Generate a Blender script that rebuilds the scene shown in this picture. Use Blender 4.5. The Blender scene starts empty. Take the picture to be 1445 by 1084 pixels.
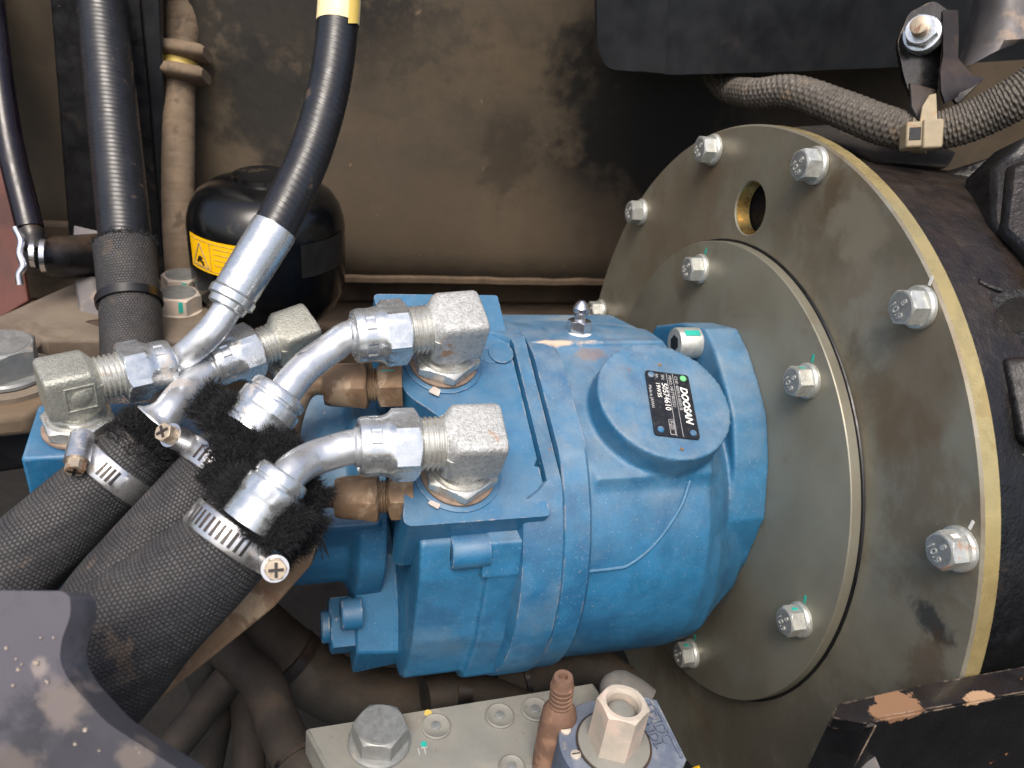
import bpy, bmesh, math, random
from mathutils import Vector, Matrix, noise
from mathutils.geometry import tessellate_polygon
random.seed(7)
sc = bpy.context.scene
COL = sc.collection
PI = math.pi
R_ = math.radians

# ------------------------------------------------------------------ camera
# world: X runs along the pump shaft (towards the big round plate), Z up, origin = plate centre
CAM = Vector((-0.29473, -0.40037, 0.30292))
ROT = Matrix(((0.95473876, 0.02162259, -0.29665866),
              (-0.26729839, 0.4998831, -0.82381336),
              (0.13048167, 0.86582293, 0.48303746)))
FPX = 1150.0
cd = bpy.data.cameras.new('camera')
cam = bpy.data.objects.new('camera', cd)
COL.objects.link(cam)
cam.matrix_world = Matrix.Translation(CAM) @ ROT.to_4x4()
cd.sensor_width = 36
cd.lens = FPX / 1445 * 36
cd.clip_start = 0.01
cd.clip_end = 100
cd.dof.use_dof = True
cd.dof.focus_distance = 0.43
cd.dof.aperture_fstop = 13.0
sc.camera = cam

# ------------------------------------------------------------------ light
SUN_EL, SUN_AZ = 58, 205        # azimuth measured clockwise from +Y
world = bpy.data.worlds.new('World')
sc.world = world
world.use_nodes = True
nt = world.node_tree
bg = nt.nodes['Background']
sky = nt.nodes.new('ShaderNodeTexSky')
sky.sky_type = 'NISHITA'
sky.sun_disc = False
sky.sun_elevation = R_(SUN_EL)
sky.sun_rotation = R_(SUN_AZ)
sky.air_density = 1.0
sky.dust_density = 6.0
sky.ozone_density = 1.0
nt.links.new(sky.outputs[0], bg.inputs[0])
bg.inputs[1].default_value = 0.145
sl = bpy.data.lights.new('sun', 'SUN')
sun = bpy.data.objects.new('sun', sl)
COL.objects.link(sun)
sl.energy = 1.3
sl.angle = R_(28)
sl.color = (1.0, 0.965, 0.91)
sd = Vector((math.sin(R_(SUN_AZ)) * math.cos(R_(SUN_EL)), math.cos(R_(SUN_AZ)) * math.cos(R_(SUN_EL)), math.sin(R_(SUN_EL))))
sun.rotation_euler = sd.to_track_quat('Z', 'Y').to_euler()
vs = sc.view_settings
vs.view_transform = 'Standard'
vs.look = 'None'
vs.exposure = 0.6
vs.gamma = 1.0
vs.use_curve_mapping = False

# ------------------------------------------------------------------ helpers
def PX(x, y, d):
    """point seen at photo pixel (x, y), d metres in front of the camera"""
    return CAM + ROT @ (Vector(((x - 722.5) / FPX, -(y - 542) / FPX, -1)) * d)
def ON(x, y, axis, val):
    d = ROT @ Vector(((x - 722.5) / FPX, -(y - 542) / FPX, -1))
    return CAM + d * ((val - CAM[axis]) / d[axis])
def DIR(x, y, z):
    return (ROT @ Vector((x, y, z))).normalized()
EX, EY, EZ = Vector((1, 0, 0)), Vector((0, 1, 0)), Vector((0, 0, 1))
def ELEV(a):
    return Vector((0, -math.cos(R_(a)), math.sin(R_(a))))
T = ELEV(66)          # direction the port face and the nameplate look
S = ELEV(-24)
def XST(x, s, t):
    return EX * x + S * s + T * t
def POL(x, th, r):
    return EX * x + ELEV(th) * r
def ONT(px, py, t):
    d = ROT @ Vector(((px - 722.5) / FPX, -(py - 542) / FPX, -1))
    return CAM + d * ((t - CAM.dot(T)) / d.dot(T))

OFF = {}      # object name -> where its local origin lies in the world
class G:
    def __init__(self):
        self.v, self.f, self.uv = [], [], None
    def add(self, vs, fs):
        b = len(self.v)
        self.v += [Vector(p) for p in vs]
        self.f += [[i + b for i in q] for q in fs]
        return self
    def join(self, o):
        return self.add(o.v, o.f)

def loft(rows, cap=True, closed=True):
    g = G()
    n = len(rows[0])
    vs = [p for r in rows for p in r]
    fs = []
    for i in range(len(rows) - 1):
        for j in range(n if closed else n - 1):
            k = (j + 1) % n
            fs.append((i * n + j, i * n + k, (i + 1) * n + k, (i + 1) * n + j))
    if cap:
        fs.append(tuple(range(n - 1, -1, -1)))
        fs.append(tuple((len(rows) - 1) * n + j for j in range(n)))
    return g.add(vs, fs)

def frame(ax, ref=None):
    ax = Vector(ax).normalized()
    if ref is None or abs(ax.dot(Vector(ref).normalized())) > .98:
        ref = EZ if abs(ax.z) < .9 else EX
    u = (Vector(ref) - ax * ax.dot(Vector(ref))).normalized()
    return ax, u, ax.cross(u)

def polar(o, ax, rows, segs=40, ref=None, cap=True):
    """solid of rings: rows of (height, radius or radius(phi))"""
    ax, u, w = frame(ax, ref)
    R = []
    for h, r in rows:
        ring = []
        for j in range(segs):
            a = 2 * PI * j / segs
            q = r(a) if callable(r) else r
            ring.append(o + ax * h + (u * math.cos(a) + w * math.sin(a)) * q)
        R.append(ring)
    return loft(R, cap)

def hexr(af, lim=9):
    def f(a):
        m = (a + PI / 6) % (PI / 3) - PI / 6
        return min(af / 2 / math.cos(m), lim)
    return f
def hexrows(h0, h1, af, ch0=True, ch1=True):
    c = af / 2 / math.cos(PI / 6)
    H = abs(h1 - h0)
    k = min((c - af / 2 * .97) * .58, H * .3)
    sg = 1 if h1 > h0 else -1
    rows = []
    if ch0:
        for i in range(5):
            q = i / 4
            rows.append((h0 + sg * k * q, hexr(af, af / 2 * .97 + (c - af / 2 * .97) * q)))
    else:
        rows.append((h0, hexr(af)))
    if ch1:
        for i in range(5):
            q = 1 - i / 4
            rows.append((h1 - sg * k * q, hexr(af, af / 2 * .97 + (c - af / 2 * .97) * q)))
    else:
        rows.append((h1, hexr(af)))
    return rows

def catmull(pts, n):
    P = [Vector(p) for p in pts]
    if len(P) == 2:
        return [P[0].lerp(P[1], i / n) for i in range(n + 1)]
    P = [P[0] * 2 - P[1]] + P + [P[-1] * 2 - P[-2]]
    out = []
    for i in range(1, len(P) - 2):
        a, b, c, d = P[i - 1:i + 3]
        for k in range(n):
            t = k / n
            out.append(.5 * ((2 * b) + (c - a) * t + (2 * a - 5 * b + 4 * c - d) * t * t + (3 * b - a - 3 * c + d) * t ** 3))
    out.append(P[-2])
    return out

def tube(pts, rad, segs=28, n=10, cap=True, uv=False, rfun=None, hollow=0):
    """swept tube; rad = number or list per control point; rfun(angle, length) scales it"""
    path = catmull(pts, n)
    if not isinstance(rad, (int, float)):
        rr = []
        for i in range(len(rad) - 1):
            rr += [rad[i] + (rad[i + 1] - rad[i]) * k / n for k in range(n)]
        rr.append(rad[-1])
    else:
        rr = [rad] * len(path)
    tan = [(path[min(i + 1, len(path) - 1)] - path[max(i - 1, 0)]).normalized() for i in range(len(path))]
    # start the seam away from the camera
    u = (path[0] - CAM)
    u = (u - tan[0] * u.dot(tan[0])).normalized()
    rows, L, Ls = [], 0, []
    m = segs + 1 if uv else segs
    for i, p in enumerate(path):
        if i:
            u = (u - tan[i] * u.dot(tan[i])).normalized()
            L += (p - path[i - 1]).length
        w = tan[i].cross(u)
        Ls.append(L)
        ring = []
        for j in range(m):
            a = 2 * PI * j / segs
            q = rr[i] * (rfun(a, L) if rfun else 1)
            ring.append(p + (u * math.cos(a) + w * math.sin(a)) * q)
        rows.append(ring)
    if uv:
        g = loft(rows, False, False)
        g.uv = [(j / segs, Ls[i]) for i in range(len(rows)) for j in range(m)]
        return g
    return loft(rows, cap)

def box(o, ax, ay, az, x0, x1, y0, y1, z0, z1):
    g = G()
    vs = [o + ax * x + ay * y + az * z for z in (z0, z1) for y in (y0, y1) for x in (x0, x1)]
    return g.add(vs, [(0, 2, 3, 1), (4, 5, 7, 6), (0, 1, 5, 4), (2, 6, 7, 3), (0, 4, 6, 2), (1, 3, 7, 5)])

def slab(poly, d):
    """polygon (3D points, in order) given thickness along vector d"""
    n = len(poly)
    P = [Vector(p) for p in poly]
    g = G()
    fs = [tuple(t) for t in tessellate_polygon([P])]
    vs = P + [p + d for p in P]
    ff = fs + [(c + n, b + n, a + n) for a, b, c in fs]
    ff += [(i, (i + 1) % n, (i + 1) % n + n, i + n) for i in range(n)]
    return g.add(vs, ff)

def round_poly(pts, r, k=5):
    out = []
    n = len(pts)
    for i in range(n):
        a, b, c = Vector(pts[i - 1]), Vector(pts[i]), Vector(pts[(i + 1) % n])
        rr = r[i] if isinstance(r, (list, tuple)) else r
        if rr <= 0:
            out.append(b)
            continue
        d1, d2 = (a - b), (c - b)
        q = min(rr, d1.length * .45, d2.length * .45)
        p1, p2 = b + d1.normalized() * q, b + d2.normalized() * q
        for j in range(k + 1):
            t = j / k
            out.append(p1 * (1 - t) ** 2 + b * 2 * t * (1 - t) + p2 * t * t)
    return out

def make(name, g, m, parent=None, smooth=True, sharp=38, bevel=0, bseg=2, kind=None, label=None, remesh=0, sm=4):
    """one mesh object; vertices arrive in world coordinates"""
    off = OFF[parent.name] if parent else Vector((0, 0, 0))
    me = bpy.data.meshes.new(name)
    bm = bmesh.new()
    vv = [bm.verts.new(p - off) for p in g.v]
    bm.verts.index_update()
    for f in g.f:
        try:
            bm.faces.new([vv[i] for i in f])
        except ValueError:
            pass
    if g.uv:
        L = bm.loops.layers.uv.new('UVMap')
        bm.verts.index_update()
        for f in bm.faces:
            for l in f.loops:
                l[L].uv = g.uv[l.vert.index]
    bmesh.ops.recalc_face_normals(bm, faces=bm.faces)
    bm.to_mesh(me)
    bm.free()
    if smooth:
        me.polygons.foreach_set('use_smooth', [True] * len(me.polygons))
        if not remesh:
            me.set_sharp_from_angle(angle=R_(sharp))
    me.materials.append(m)
    o = bpy.data.objects.new(name, me)
    COL.objects.link(o)
    if parent:
        o.parent = parent
    OFF[o.name] = off
    if remesh:
        r = o.modifiers.new('weld', 'REMESH')
        r.mode = 'VOXEL'
        r.voxel_size = remesh
        r.use_smooth_shade = True
        s = o.modifiers.new('soften', 'SMOOTH')
        s.factor = .5
        s.iterations = sm
    if bevel:
        b = o.modifiers.new('bevel', 'BEVEL')
        b.width = bevel
        b.segments = bseg
        b.limit_method = 'ANGLE'
        b.angle_limit = R_(30)
        b.harden_normals = False
    if kind:
        o['kind'] = kind
    if label:
        o['label'] = label
    return o

def thing(name, label, cat, loc, group=None):
    o = bpy.data.objects.new(name, None)
    COL.objects.link(o)
    o.empty_display_size = .01
    o.location = loc
    OFF[o.name] = Vector(loc)
    o['label'] = label
    o['category'] = cat
    if group:
        o['group'] = group
    return o
def tag(o, label, cat, group=None):
    o['label'] = label
    o['category'] = cat
    if group:
        o['group'] = group
    return o

def text(name, body, o, right, up, size, m, parent, depth=.0002, shear=0, bold=0, align='LEFT'):
    cu = bpy.data.curves.new(name, 'FONT')
    cu.body = body
    cu.size = size
    cu.extrude = depth
    cu.shear = shear
    cu.offset = bold
    cu.align_x = align
    cu.resolution_u = 3
    ob = bpy.data.objects.new(name, cu)
    COL.objects.link(ob)
    dg = bpy.context.evaluated_depsgraph_get()
    me = bpy.data.meshes.new_from_object(ob.evaluated_get(dg))
    bpy.data.objects.remove(ob)
    right, up = right.normalized(), up.normalized()
    nrm = right.cross(up)
    mt = Matrix((right, up, nrm)).transposed().to_4x4()
    off = OFF[parent.name]
    me.transform(Matrix.Translation(o - off) @ mt)
    me.materials.clear()
    me.materials.append(m)
    q = bpy.data.objects.new(name, me)
    COL.objects.link(q)
    q.parent = parent
    OFF[q.name] = off
    return q

# ------------------------------------------------------------------ materials
class N:
    def __init__(self, t):
        self.t = t
    def n(self, typ, **k):
        x = self.t.nodes.new('ShaderNode' + typ)
        for a, b in k.items():
            setattr(x, a, b)
        return x
    def l(self, a, b):
        self.t.links.new(a, b)
    def noise(self, vec, scale, detail=6, rough=.6, dist=0):
        x = self.n('TexNoise')
        x.inputs['Scale'].default_value = scale
        x.inputs['Detail'].default_value = detail
        x.inputs['Roughness'].default_value = rough
        x.inputs['Distortion'].default_value = dist
        self.l(vec, x.inputs['Vector'])
        return x.outputs['Fac']
    def ramp(self, v, lo, hi, a=0, b=1):
        x = self.n('MapRange', interpolation_type='SMOOTHSTEP')
        self.l(v, x.inputs[0])
        x.inputs[1].default_value = lo
        x.inputs[2].default_value = hi
        x.inputs[3].default_value = a
        x.inputs[4].default_value = b
        return x.outputs[0]
    def math(self, op, a, b=0):
        x = self.n('Math', operation=op)
        for i, q in enumerate((a, b)):
            if isinstance(q, (int, float)):
                x.inputs[i].default_value = q
            else:
                self.l(q, x.inputs[i])
        return x.outputs[0]
    def mix(self, f, a, b):
        x = self.n('Mix', data_type='RGBA')
        self.put(f, x.inputs[0]); self.put(a, x.inputs[6]); self.put(b, x.inputs[7])
        return x.outputs[2]
    def mixf(self, f, a, b):
        x = self.n('Mix', data_type='FLOAT')
        self.put(f, x.inputs[0]); self.put(a, x.inputs[2]); self.put(b, x.inputs[3])
        return x.outputs[0]
    def put(self, q, s):
        if hasattr(q, 'links') or isinstance(q, bpy.types.NodeSocket):
            self.l(q, s)
        elif isinstance(q, (tuple, list)):
            s.default_value = (*q, 1) if len(q) == 3 else q
        else:
            s.default_value = q

def srgb(r, g, b):
    f = lambda c: c / 255 / 12.92 if c <= 10 else ((c / 255 + .055) / 1.055) ** 2.4
    return (f(r), f(g), f(b))

def mat(name, col, rough=.5, metal=0, var=.15, vs=40, over=(), dust=None, edge=None, bump=(), weave=None, stretch=None, rvar=.12, spec=.5, coat=0, spiral=None, blobs=()):
    m = bpy.data.materials.new(name)
    m.use_nodes = True
    k = N(m.node_tree)
    bs = m.node_tree.nodes['Principled BSDF']
    tc = k.n('TexCoord')
    oi = k.n('ObjectInfo')
    va = k.n('VectorMath', operation='ADD')
    k.l(tc.outputs['Object'], va.inputs[0])
    sc_ = k.n('VectorMath', operation='SCALE')
    cx = k.n('CombineXYZ')
    for i in range(3):
        k.l(oi.outputs['Random'], cx.inputs[i])
    k.l(cx.outputs[0], sc_.inputs[0])
    sc_.inputs['Scale'].default_value = 5
    k.l(sc_.outputs[0], va.inputs[1])
    vec = va.outputs[0]
    if stretch:
        mp = k.n('Mapping')
        k.l(vec, mp.inputs[0])
        mp.inputs['Scale'].default_value = stretch
        vec = mp.outputs[0]
    nz = k.noise(vec, vs, 8, .65)
    c = k.mix(k.ramp(nz, .3, .7), tuple(q * (1 - var) for q in col), tuple(q * (1 + var) for q in col))
    r = k.mixf(k.ramp(k.noise(vec, vs * 2.3, 5), .3, .7), max(.02, rough - rvar), min(1, rough + rvar))
    mt = metal
    height = None
    if weave:
        nu, nv = weave[:2]
        uvn = k.n('UVMap')
        mp = k.n('Mapping')
        k.l(uvn.outputs[0], mp.inputs[0])
        mp.inputs['Scale'].default_value = (nu, nv, 1)
        # jitter so the rows are not ruler straight
        jn = k.n('TexNoise'); jn.inputs['Scale'].default_value = .16
        k.l(mp.outputs[0], jn.inputs['Vector'])
        ad = k.n('VectorMath', operation='MULTIPLY_ADD')
        k.l(jn.outputs['Color'], ad.inputs[0])
        ad.inputs[1].default_value = (1.3, 1.3, 0)
        k.l(mp.outputs[0], ad.inputs[2])
        br = k.n('TexBrick')
        k.l(ad.outputs[0], br.inputs['Vector'])
        br.offset = .5
        br.inputs['Scale'].default_value = 1
        br.inputs['Mortar Size'].default_value = .2
        br.inputs['Mortar Smooth'].default_value = 1
        br.inputs['Brick Width'].default_value = 1.0
        br.inputs['Row Height'].default_value = 1.0
        br.inputs['Color1'].default_value = (.75, .75, .75, 1)
        br.inputs['Color2'].default_value = (1.25, 1.25, 1.25, 1)
        br.inputs['Mortar'].default_value = (.45, .45, .45, 1)
        ml = k.n('Mix', data_type='RGBA', blend_type='MULTIPLY')
        ml.inputs[0].default_value = 1
        k.l(c, ml.inputs[6]); k.l(br.outputs['Color'], ml.inputs[7])
        c = ml.outputs[2]
        height = (k.math('SUBTRACT', 1, br.outputs['Fac']), weave[2])
    if spiral:
        uvn = k.n('UVMap')
        sx = k.n('SeparateXYZ')
        k.l(uvn.outputs[0], sx.inputs[0])
        ph = k.math('ADD', k.math('MULTIPLY', sx.outputs[1], spiral[0] * 2 * PI), k.math('MULTIPLY', sx.outputs[0], 2 * PI * spiral[2]))
        height = (k.math('SINE', ph), spiral[1])
    for ov in over:
        # (colour, rough, metal, noise scale, lo, hi, opacity)
        oc, orr, om, osc, lo, hi, op = ov[:7]
        nn_ = k.math('ADD', k.math('MULTIPLY', k.noise(vec, osc, 9, .62, .3), 1.55), -.275)
        msk = k.ramp(nn_, lo, hi, 0, op)
        c = k.mix(msk, c, oc)
        r = k.mixf(msk, r, orr)
        mt = k.mixf(msk, mt, om)
    for bl in blobs:
        bc, br_, bcol, bop, brough = bl[:5]
        crisp = len(bl) > 5
        # a stain, chip or painted-in shade with a shape of its own: soft ellipsoid broken up by noise
        sb = k.n('VectorMath', operation='SUBTRACT')
        k.l(tc.outputs['Object'], sb.inputs[0]); sb.inputs[1].default_value = bc
        dv = k.n('VectorMath', operation='DIVIDE')
        k.l(sb.outputs[0], dv.inputs[0]); dv.inputs[1].default_value = br_
        ln = k.n('VectorMath', operation='LENGTH')
        k.l(dv.outputs[0], ln.inputs[0])
        q_ = k.math('ADD', ln.outputs['Value'], k.math('MULTIPLY', k.math('SUBTRACT', k.noise(vec, 70 if br_[2] < .06 else 18, 8, .65), .5), 2.6))
        msk = k.ramp(q_, .80 if crisp else 1.05, .74 if crisp else .45, 0, bop)
        c = k.mix(msk, c, bcol)
        r = k.mixf(msk, r, brough)
    if edge:
        bv = k.n('Bevel', samples=3)
        bv.inputs['Radius'].default_value = edge[1]
        ge = k.n('NewGeometry')
        dt = k.n('VectorMath', operation='DOT_PRODUCT')
        k.l(bv.outputs[0], dt.inputs[0]); k.l(ge.outputs['Normal'], dt.inputs[1])
        em = k.ramp(dt.outputs['Value'], .985, .90)
        em = k.math('MULTIPLY', em, k.ramp(k.noise(vec, edge[3] if len(edge) > 3 else 120, 6, .7), .48, .60, 0, edge[2]))
        c = k.mix(em, c, edge[0])
    if dust:
        ge = k.n('NewGeometry')
        sp = k.n('SeparateXYZ')
        k.l(ge.outputs['Normal'], sp.inputs[0])
        up = k.ramp(sp.outputs[2], dust[2] if len(dust) > 2 else -.1, 1.0)
        dm = k.math('MULTIPLY', up, k.ramp(k.noise(vec, 55, 8, .7), .3, .75, .25, 1))
        dm = k.math('MULTIPLY', dm, dust[1])
        c = k.mix(dm, c, dust[0])
        r = k.mixf(dm, r, .85)
        mt = k.mixf(dm, mt, 0)
    k.put(c, bs.inputs['Base Color'])
    k.put(r, bs.inputs['Roughness'])
    k.put(mt, bs.inputs['Metallic'])
    bs.inputs['Specular IOR Level'].default_value = spec
    bs.inputs['Coat Weight'].default_value = coat
    bs.inputs['Coat Roughness'].default_value = .15
    prev = None
    hs = [(k.noise(vec, b[0], 5, .6), b[1]) for b in bump]
    if height:
        hs.append(height)
    for h, d in hs:
        bn = k.n('Bump')
        bn.inputs['Strength'].default_value = 1
        bn.inputs['Distance'].default_value = d
        k.l(h, bn.inputs['Height'])
        if prev:
            k.l(prev, bn.inputs['Normal'])
        prev = bn.outputs[0]
    if prev:
        k.l(prev, bs.inputs['Normal'])
    return m

TAN = srgb(150, 118, 88)
PALE = srgb(205, 180, 155)
RUST = srgb(135, 78, 40)
BLUE = srgb(40, 104, 143)
_b = ELEV(104) * .0960 + ELEV(14) * .035 + Vector((.006, 0, .113))
_b2 = ELEV(104) * .0962 - ELEV(14) * .03 + Vector((.03, 0, .113))
blue_blobs = [(tuple(_b), (.022, .005, .0042), PALE, .95, .8), (tuple(_b + Vector((.012, -.004, -.006))), (.012, .006, .006), srgb(120, 84, 56), .6, .8), (tuple(_b2), (.02, .012, .01), srgb(130, 138, 140), .6, .8)]
m_blue = mat('blue_cast_paint', BLUE, .46, 0, .16, 60, blobs=blue_blobs,
             over=[(srgb(28, 78, 118), .4, 0, 22, .5, .72, .55), (srgb(104, 132, 150), .7, 0, 16, .56, .80, .35), (srgb(130, 150, 165), .7, 0, 800, .64, .78, .5), (PALE, .8, 0, 150, .835, .845, .9), (srgb(110, 80, 55), .8, 0, 85, .83, .85, .8)],
             dust=(srgb(150, 150, 145), .42, .1), edge=(PALE, .0014, .5, 90), bump=[(900, .00012), (260, .00012)], spec=.5)
m_blue_smooth = mat('blue_machined_paint', BLUE, .36, 0, .12, 50,
             over=[(srgb(30, 82, 122), .36, 0, 25, .5, .72, .5), (srgb(140, 160, 175), .7, 0, 1000, .66, .78, .45), (PALE, .8, 0, 150, .835, .845, .9)],
             dust=(srgb(150, 150, 145), .25, .1), edge=(PALE, .0014, .7, 100), bump=[(500, .00006)])
m_seam = mat('blue_seam_paint', BLUE, .5, 0, .16, 60, bump=[(900, .00012)], dust=(srgb(120, 116, 104), .35, -.4))
m_zinc = mat('zinc_plated_steel', srgb(204, 208, 210), .27, .82, .06, 120, over=[(srgb(150, 156, 162), .4, .6, 60, .6, .8, .3), (srgb(135, 140, 150), .5, .4, 130, .70, .76, .4), (srgb(170, 152, 136), .75, .1, 52, .70, .78, .5)], bump=[(1500, .00002)])
m_zinc_tube = mat('brushed_zinc_tube', srgb(206, 209, 212), .33, .75, .08, 60, over=[(srgb(186, 168, 154), .7, .2, 45, .68, .74, .5), (srgb(70, 72, 78), .6, .3, 110, .75, .77, .8)], bump=[(900, .00003)])
m_forged = mat('forged_zinc_elbow', srgb(192, 194, 193), .42, .5, .14, 300, over=[(srgb(146, 146, 140), .5, .5, 700, .48, .66, .6), (srgb(160, 115, 75), .8, .1, 38, .66, .74, .8)], bump=[(1100, .0007)])
m_forged_green = mat('forged_olive_zinc', srgb(176, 177, 167), .40, .6, .12, 300, over=[(srgb(140, 140, 128), .5, .5, 700, .5, .68, .6), (srgb(160, 132, 108), .8, .1, 48, .72, .80, .5)], bump=[(1100, .0006)])
m_zincnut = mat('machined_nickel_nut', srgb(204, 204, 198), .28, .7, .08, 90, over=[(srgb(150, 140, 125), .5, .5, 80, .6, .75, .5)])
m_brown = mat('rust_coated_fitting', srgb(124, 101, 78), .65, .12, .2, 90, over=[(srgb(178, 158, 132), .55, .3, 60, .52, .68, .7), (srgb(104, 74, 54), .85, 0, 50, .58, .72, .6)], bump=[(500, .0002)])
m_copper = mat('dusty_seal_ring', srgb(132, 114, 100), .8, .05, .2, 200)
m_bolt = mat('dacromet_bolt', srgb(196, 198, 192), .42, .65, .1, 200, over=[(srgb(150, 152, 150), .5, .5, 300, .55, .7, .5), (srgb(150, 105, 70), .8, .1, 70, .70, .76, .7)], bump=[(900, .00005)])
m_bolthead = mat('bolt_head_face', srgb(150, 152, 150), .5, .6, .15, 200)
m_emboss = mat('embossed_grade_mark', srgb(215, 215, 208), .4, .6, .1)
PZ = .225
plate_blobs = [((0, -.036, .202 + PZ), (1, .010, .022), srgb(98, 82, 56), .6, .4), ((0, -.064, .195 + PZ), (1, .03, .02), srgb(176, 172, 156), .6, .6), ((0, -.085, .165 + PZ), (1, .035, .03), srgb(165, 160, 145), .45, .6),
               ((0, -.197, .052 + PZ), (1, .020, .010), srgb(52, 54, 56), .85, .5), ((0, -.134, .135 + PZ), (1, .03, .06), srgb(112, 88, 60), .45, .5), ((0, -.05, .19 + PZ), (1, .06, .05), srgb(120, 98, 70), .35, .55),
               ((0, -.205, .03 + PZ), (1, .012, .03), srgb(92, 66, 44), .5, .6), ((0, .1, .12 + PZ), (1, .07, .10), srgb(122, 104, 82), .5, .55), ((0, -.12, -.12 + PZ), (1, .12, .10), srgb(88, 80, 68), .5, .6)]
m_plate = mat('olive_phosphate_steel', srgb(140, 135, 119), .40, .48, .14, 14,
              over=[(srgb(96, 80, 60), .55, .35, 11, .54, .72, .55), (srgb(150, 148, 134), .5, .5, 26, .56, .70, .5), (srgb(92, 76, 54), .55, .3, 30, .68, .86, .4), (srgb(185, 172, 150), .7, .1, 200, .82, .86, .5)],
              bump=[(700, .00003)], rvar=.08, blobs=plate_blobs)
m_disc = mat('green_grey_phosphate_steel', srgb(134, 131, 117), .42, .45, .12, 14,
             over=[(srgb(98, 86, 68), .55, .3, 13, .55, .72, .5), (srgb(140, 142, 132), .5, .5, 24, .56, .72, .4), (srgb(185, 172, 150), .7, .1, 200, .82, .86, .5)], bump=[(700, .00003)], rvar=.08)
m_rim = mat('yellow_zinc_rim', srgb(205, 184, 128), .30, .68, .1, 40, over=[(srgb(140, 120, 80), .5, .5, 40, .55, .7, .5), (PALE, .7, .1, 30, .68, .76, .6)], stretch=(1, 1, 1))
m_black = mat('black_painted_steel', srgb(24, 24, 26), .34, 0, .3, 40, over=[(srgb(78, 64, 50), .8, 0, 30, .62, .8, .35), (srgb(150, 140, 125), .8, 0, 350, .81, .86, .5)], dust=(TAN, .22, .3), bump=[(300, .0001)])
_ab = PX(1300, 1080, .36)
_zt = PX(1300, 990, .345).z
chip_blobs = [(tuple(ON(1262, 997, 2, _zt) - _ab), (.016, .011, .006), srgb(126, 94, 68), 1, .8, 1), (tuple(ON(1380, 985, 2, _zt) - _ab), (.008, .005, .004), srgb(160, 130, 100), 1, .8, 1)]
m_black_chip = mat('black_paint_chipped', srgb(20, 20, 22), .25, 0, .3, 40, blobs=chip_blobs, over=[(srgb(160, 108, 66), .75, 0, 34, .75, .76, 1)], dust=(TAN, .04, .6), edge=(srgb(170, 150, 130), .001, .8, 70), bump=[(200, .0001)])
m_cast = mat('black_cast_iron', srgb(17, 17, 19), .38, 0, .3, 40, over=[(srgb(70, 62, 52), .85, 0, 26, .66, .82, .3), (srgb(150, 140, 125), .8, 0, 330, .80, .86, .6)], dust=(TAN, .08, .5), bump=[(160, .0009), (500, .0003)])
m_tank = mat('black_satin_plastic', srgb(26, 28, 31), .4, 0, .2, 20, over=[(srgb(90, 78, 64), .85, 0, 16, .72, .95, .2)], dust=(TAN, .25, .3))
m_acc = mat('black_gloss_enamel', srgb(9, 10, 12), .22, 0, .2, 20, over=[(srgb(95, 82, 64), .8, 0, 40, .70, .84, .25)], rvar=.06)
m_rubber = mat('black_hose_rubber', srgb(30, 31, 35), .31, 0, .2, 60, over=[(srgb(120, 98, 74), .85, 0, 60, .70, .8, .35)], spiral=(300, .00005, 4), rvar=.08)
m_dustrub = mat('dusty_old_rubber', srgb(40, 38, 35), .75, 0, .25, 30, over=[(srgb(70, 60, 50), .9, 0, 22, .5, .8, .5)], dust=(TAN, .14, .1), bump=[(300, .0003)])
m_brownhose = mat('brown_dusted_hose', srgb(50, 43, 37), .75, 0, .25, 40, over=[(srgb(84, 69, 55), .9, 0, 32, .55, .8, .5), (srgb(50, 42, 36), .8, 0, 22, .6, .75, .6)], bump=[(300, .0003)])
m_sleeve = mat('woven_nylon_sleeve', srgb(46, 47, 51), .6, 0, .2, 35, over=[(srgb(128, 108, 88), .9, 0, 40, .62, .8, .35), (srgb(175, 170, 165), .9, 0, 380, .80, .86, .5)], weave=(66, 560, .00045), dust=(srgb(140, 132, 124), .2, .2))
m_sleeve_b = mat('woven_nylon_sleeve_coarse', srgb(47, 48, 51), .6, 0, .2, 35, over=[(srgb(128, 108, 88), .9, 0, 40, .62, .8, .35)], weave=(60, 520, .00045), dust=(srgb(140, 132, 124), .2, .2))
m_fur = mat('frayed_nylon_fibre', srgb(13, 14, 18), .85, 0, .4, 300)
m_fluff = mat('frayed_nylon_root', srgb(15, 15, 17), .95, 0, .3, 500, bump=[(900, .001)])
m_tie = mat('black_nylon_tie', srgb(18, 18, 20), .35, 0, .1)
m_beige = mat('beige_nylon_tie', srgb(150, 137, 112), .5, 0, .12, 120, over=[(srgb(150, 112, 70), .8, 0, 90, .6, .75, .5)])
m_steelband = mat('stainless_band', srgb(205, 205, 205), .28, .9, .08, 90, over=[(srgb(190, 180, 165), .6, .3, 60, .6, .72, .5)])
m_rustscrew = mat('rusty_yellow_screw', srgb(176, 162, 142), .45, .5, .2, 120, over=[(srgb(120, 75, 40), .8, .1, 110, .55, .7, .8)])
panel_blobs = [((-.285, .33, .15), (.05, 9, .07), srgb(22, 22, 20), .85, .55), ((-.26, .33, .22), (.16, 9, .05), srgb(26, 25, 22), .8, .55), ((.06, .3, .17), (.10, 9, .16), srgb(16, 16, 14), .9, .6),  # right-hand black patch paints the shade under the tank into the colour
               ((-.10, .3, .06), (.22, 9, .06), srgb(98, 84, 66), .45, .85), ((-.08, .3, .13), (.03, 9, .05), srgb(44, 36, 28), .5, .5), ((-.13, .3, .2), (.12, 9, .04), srgb(92, 80, 62), .35, .8)]
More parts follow.
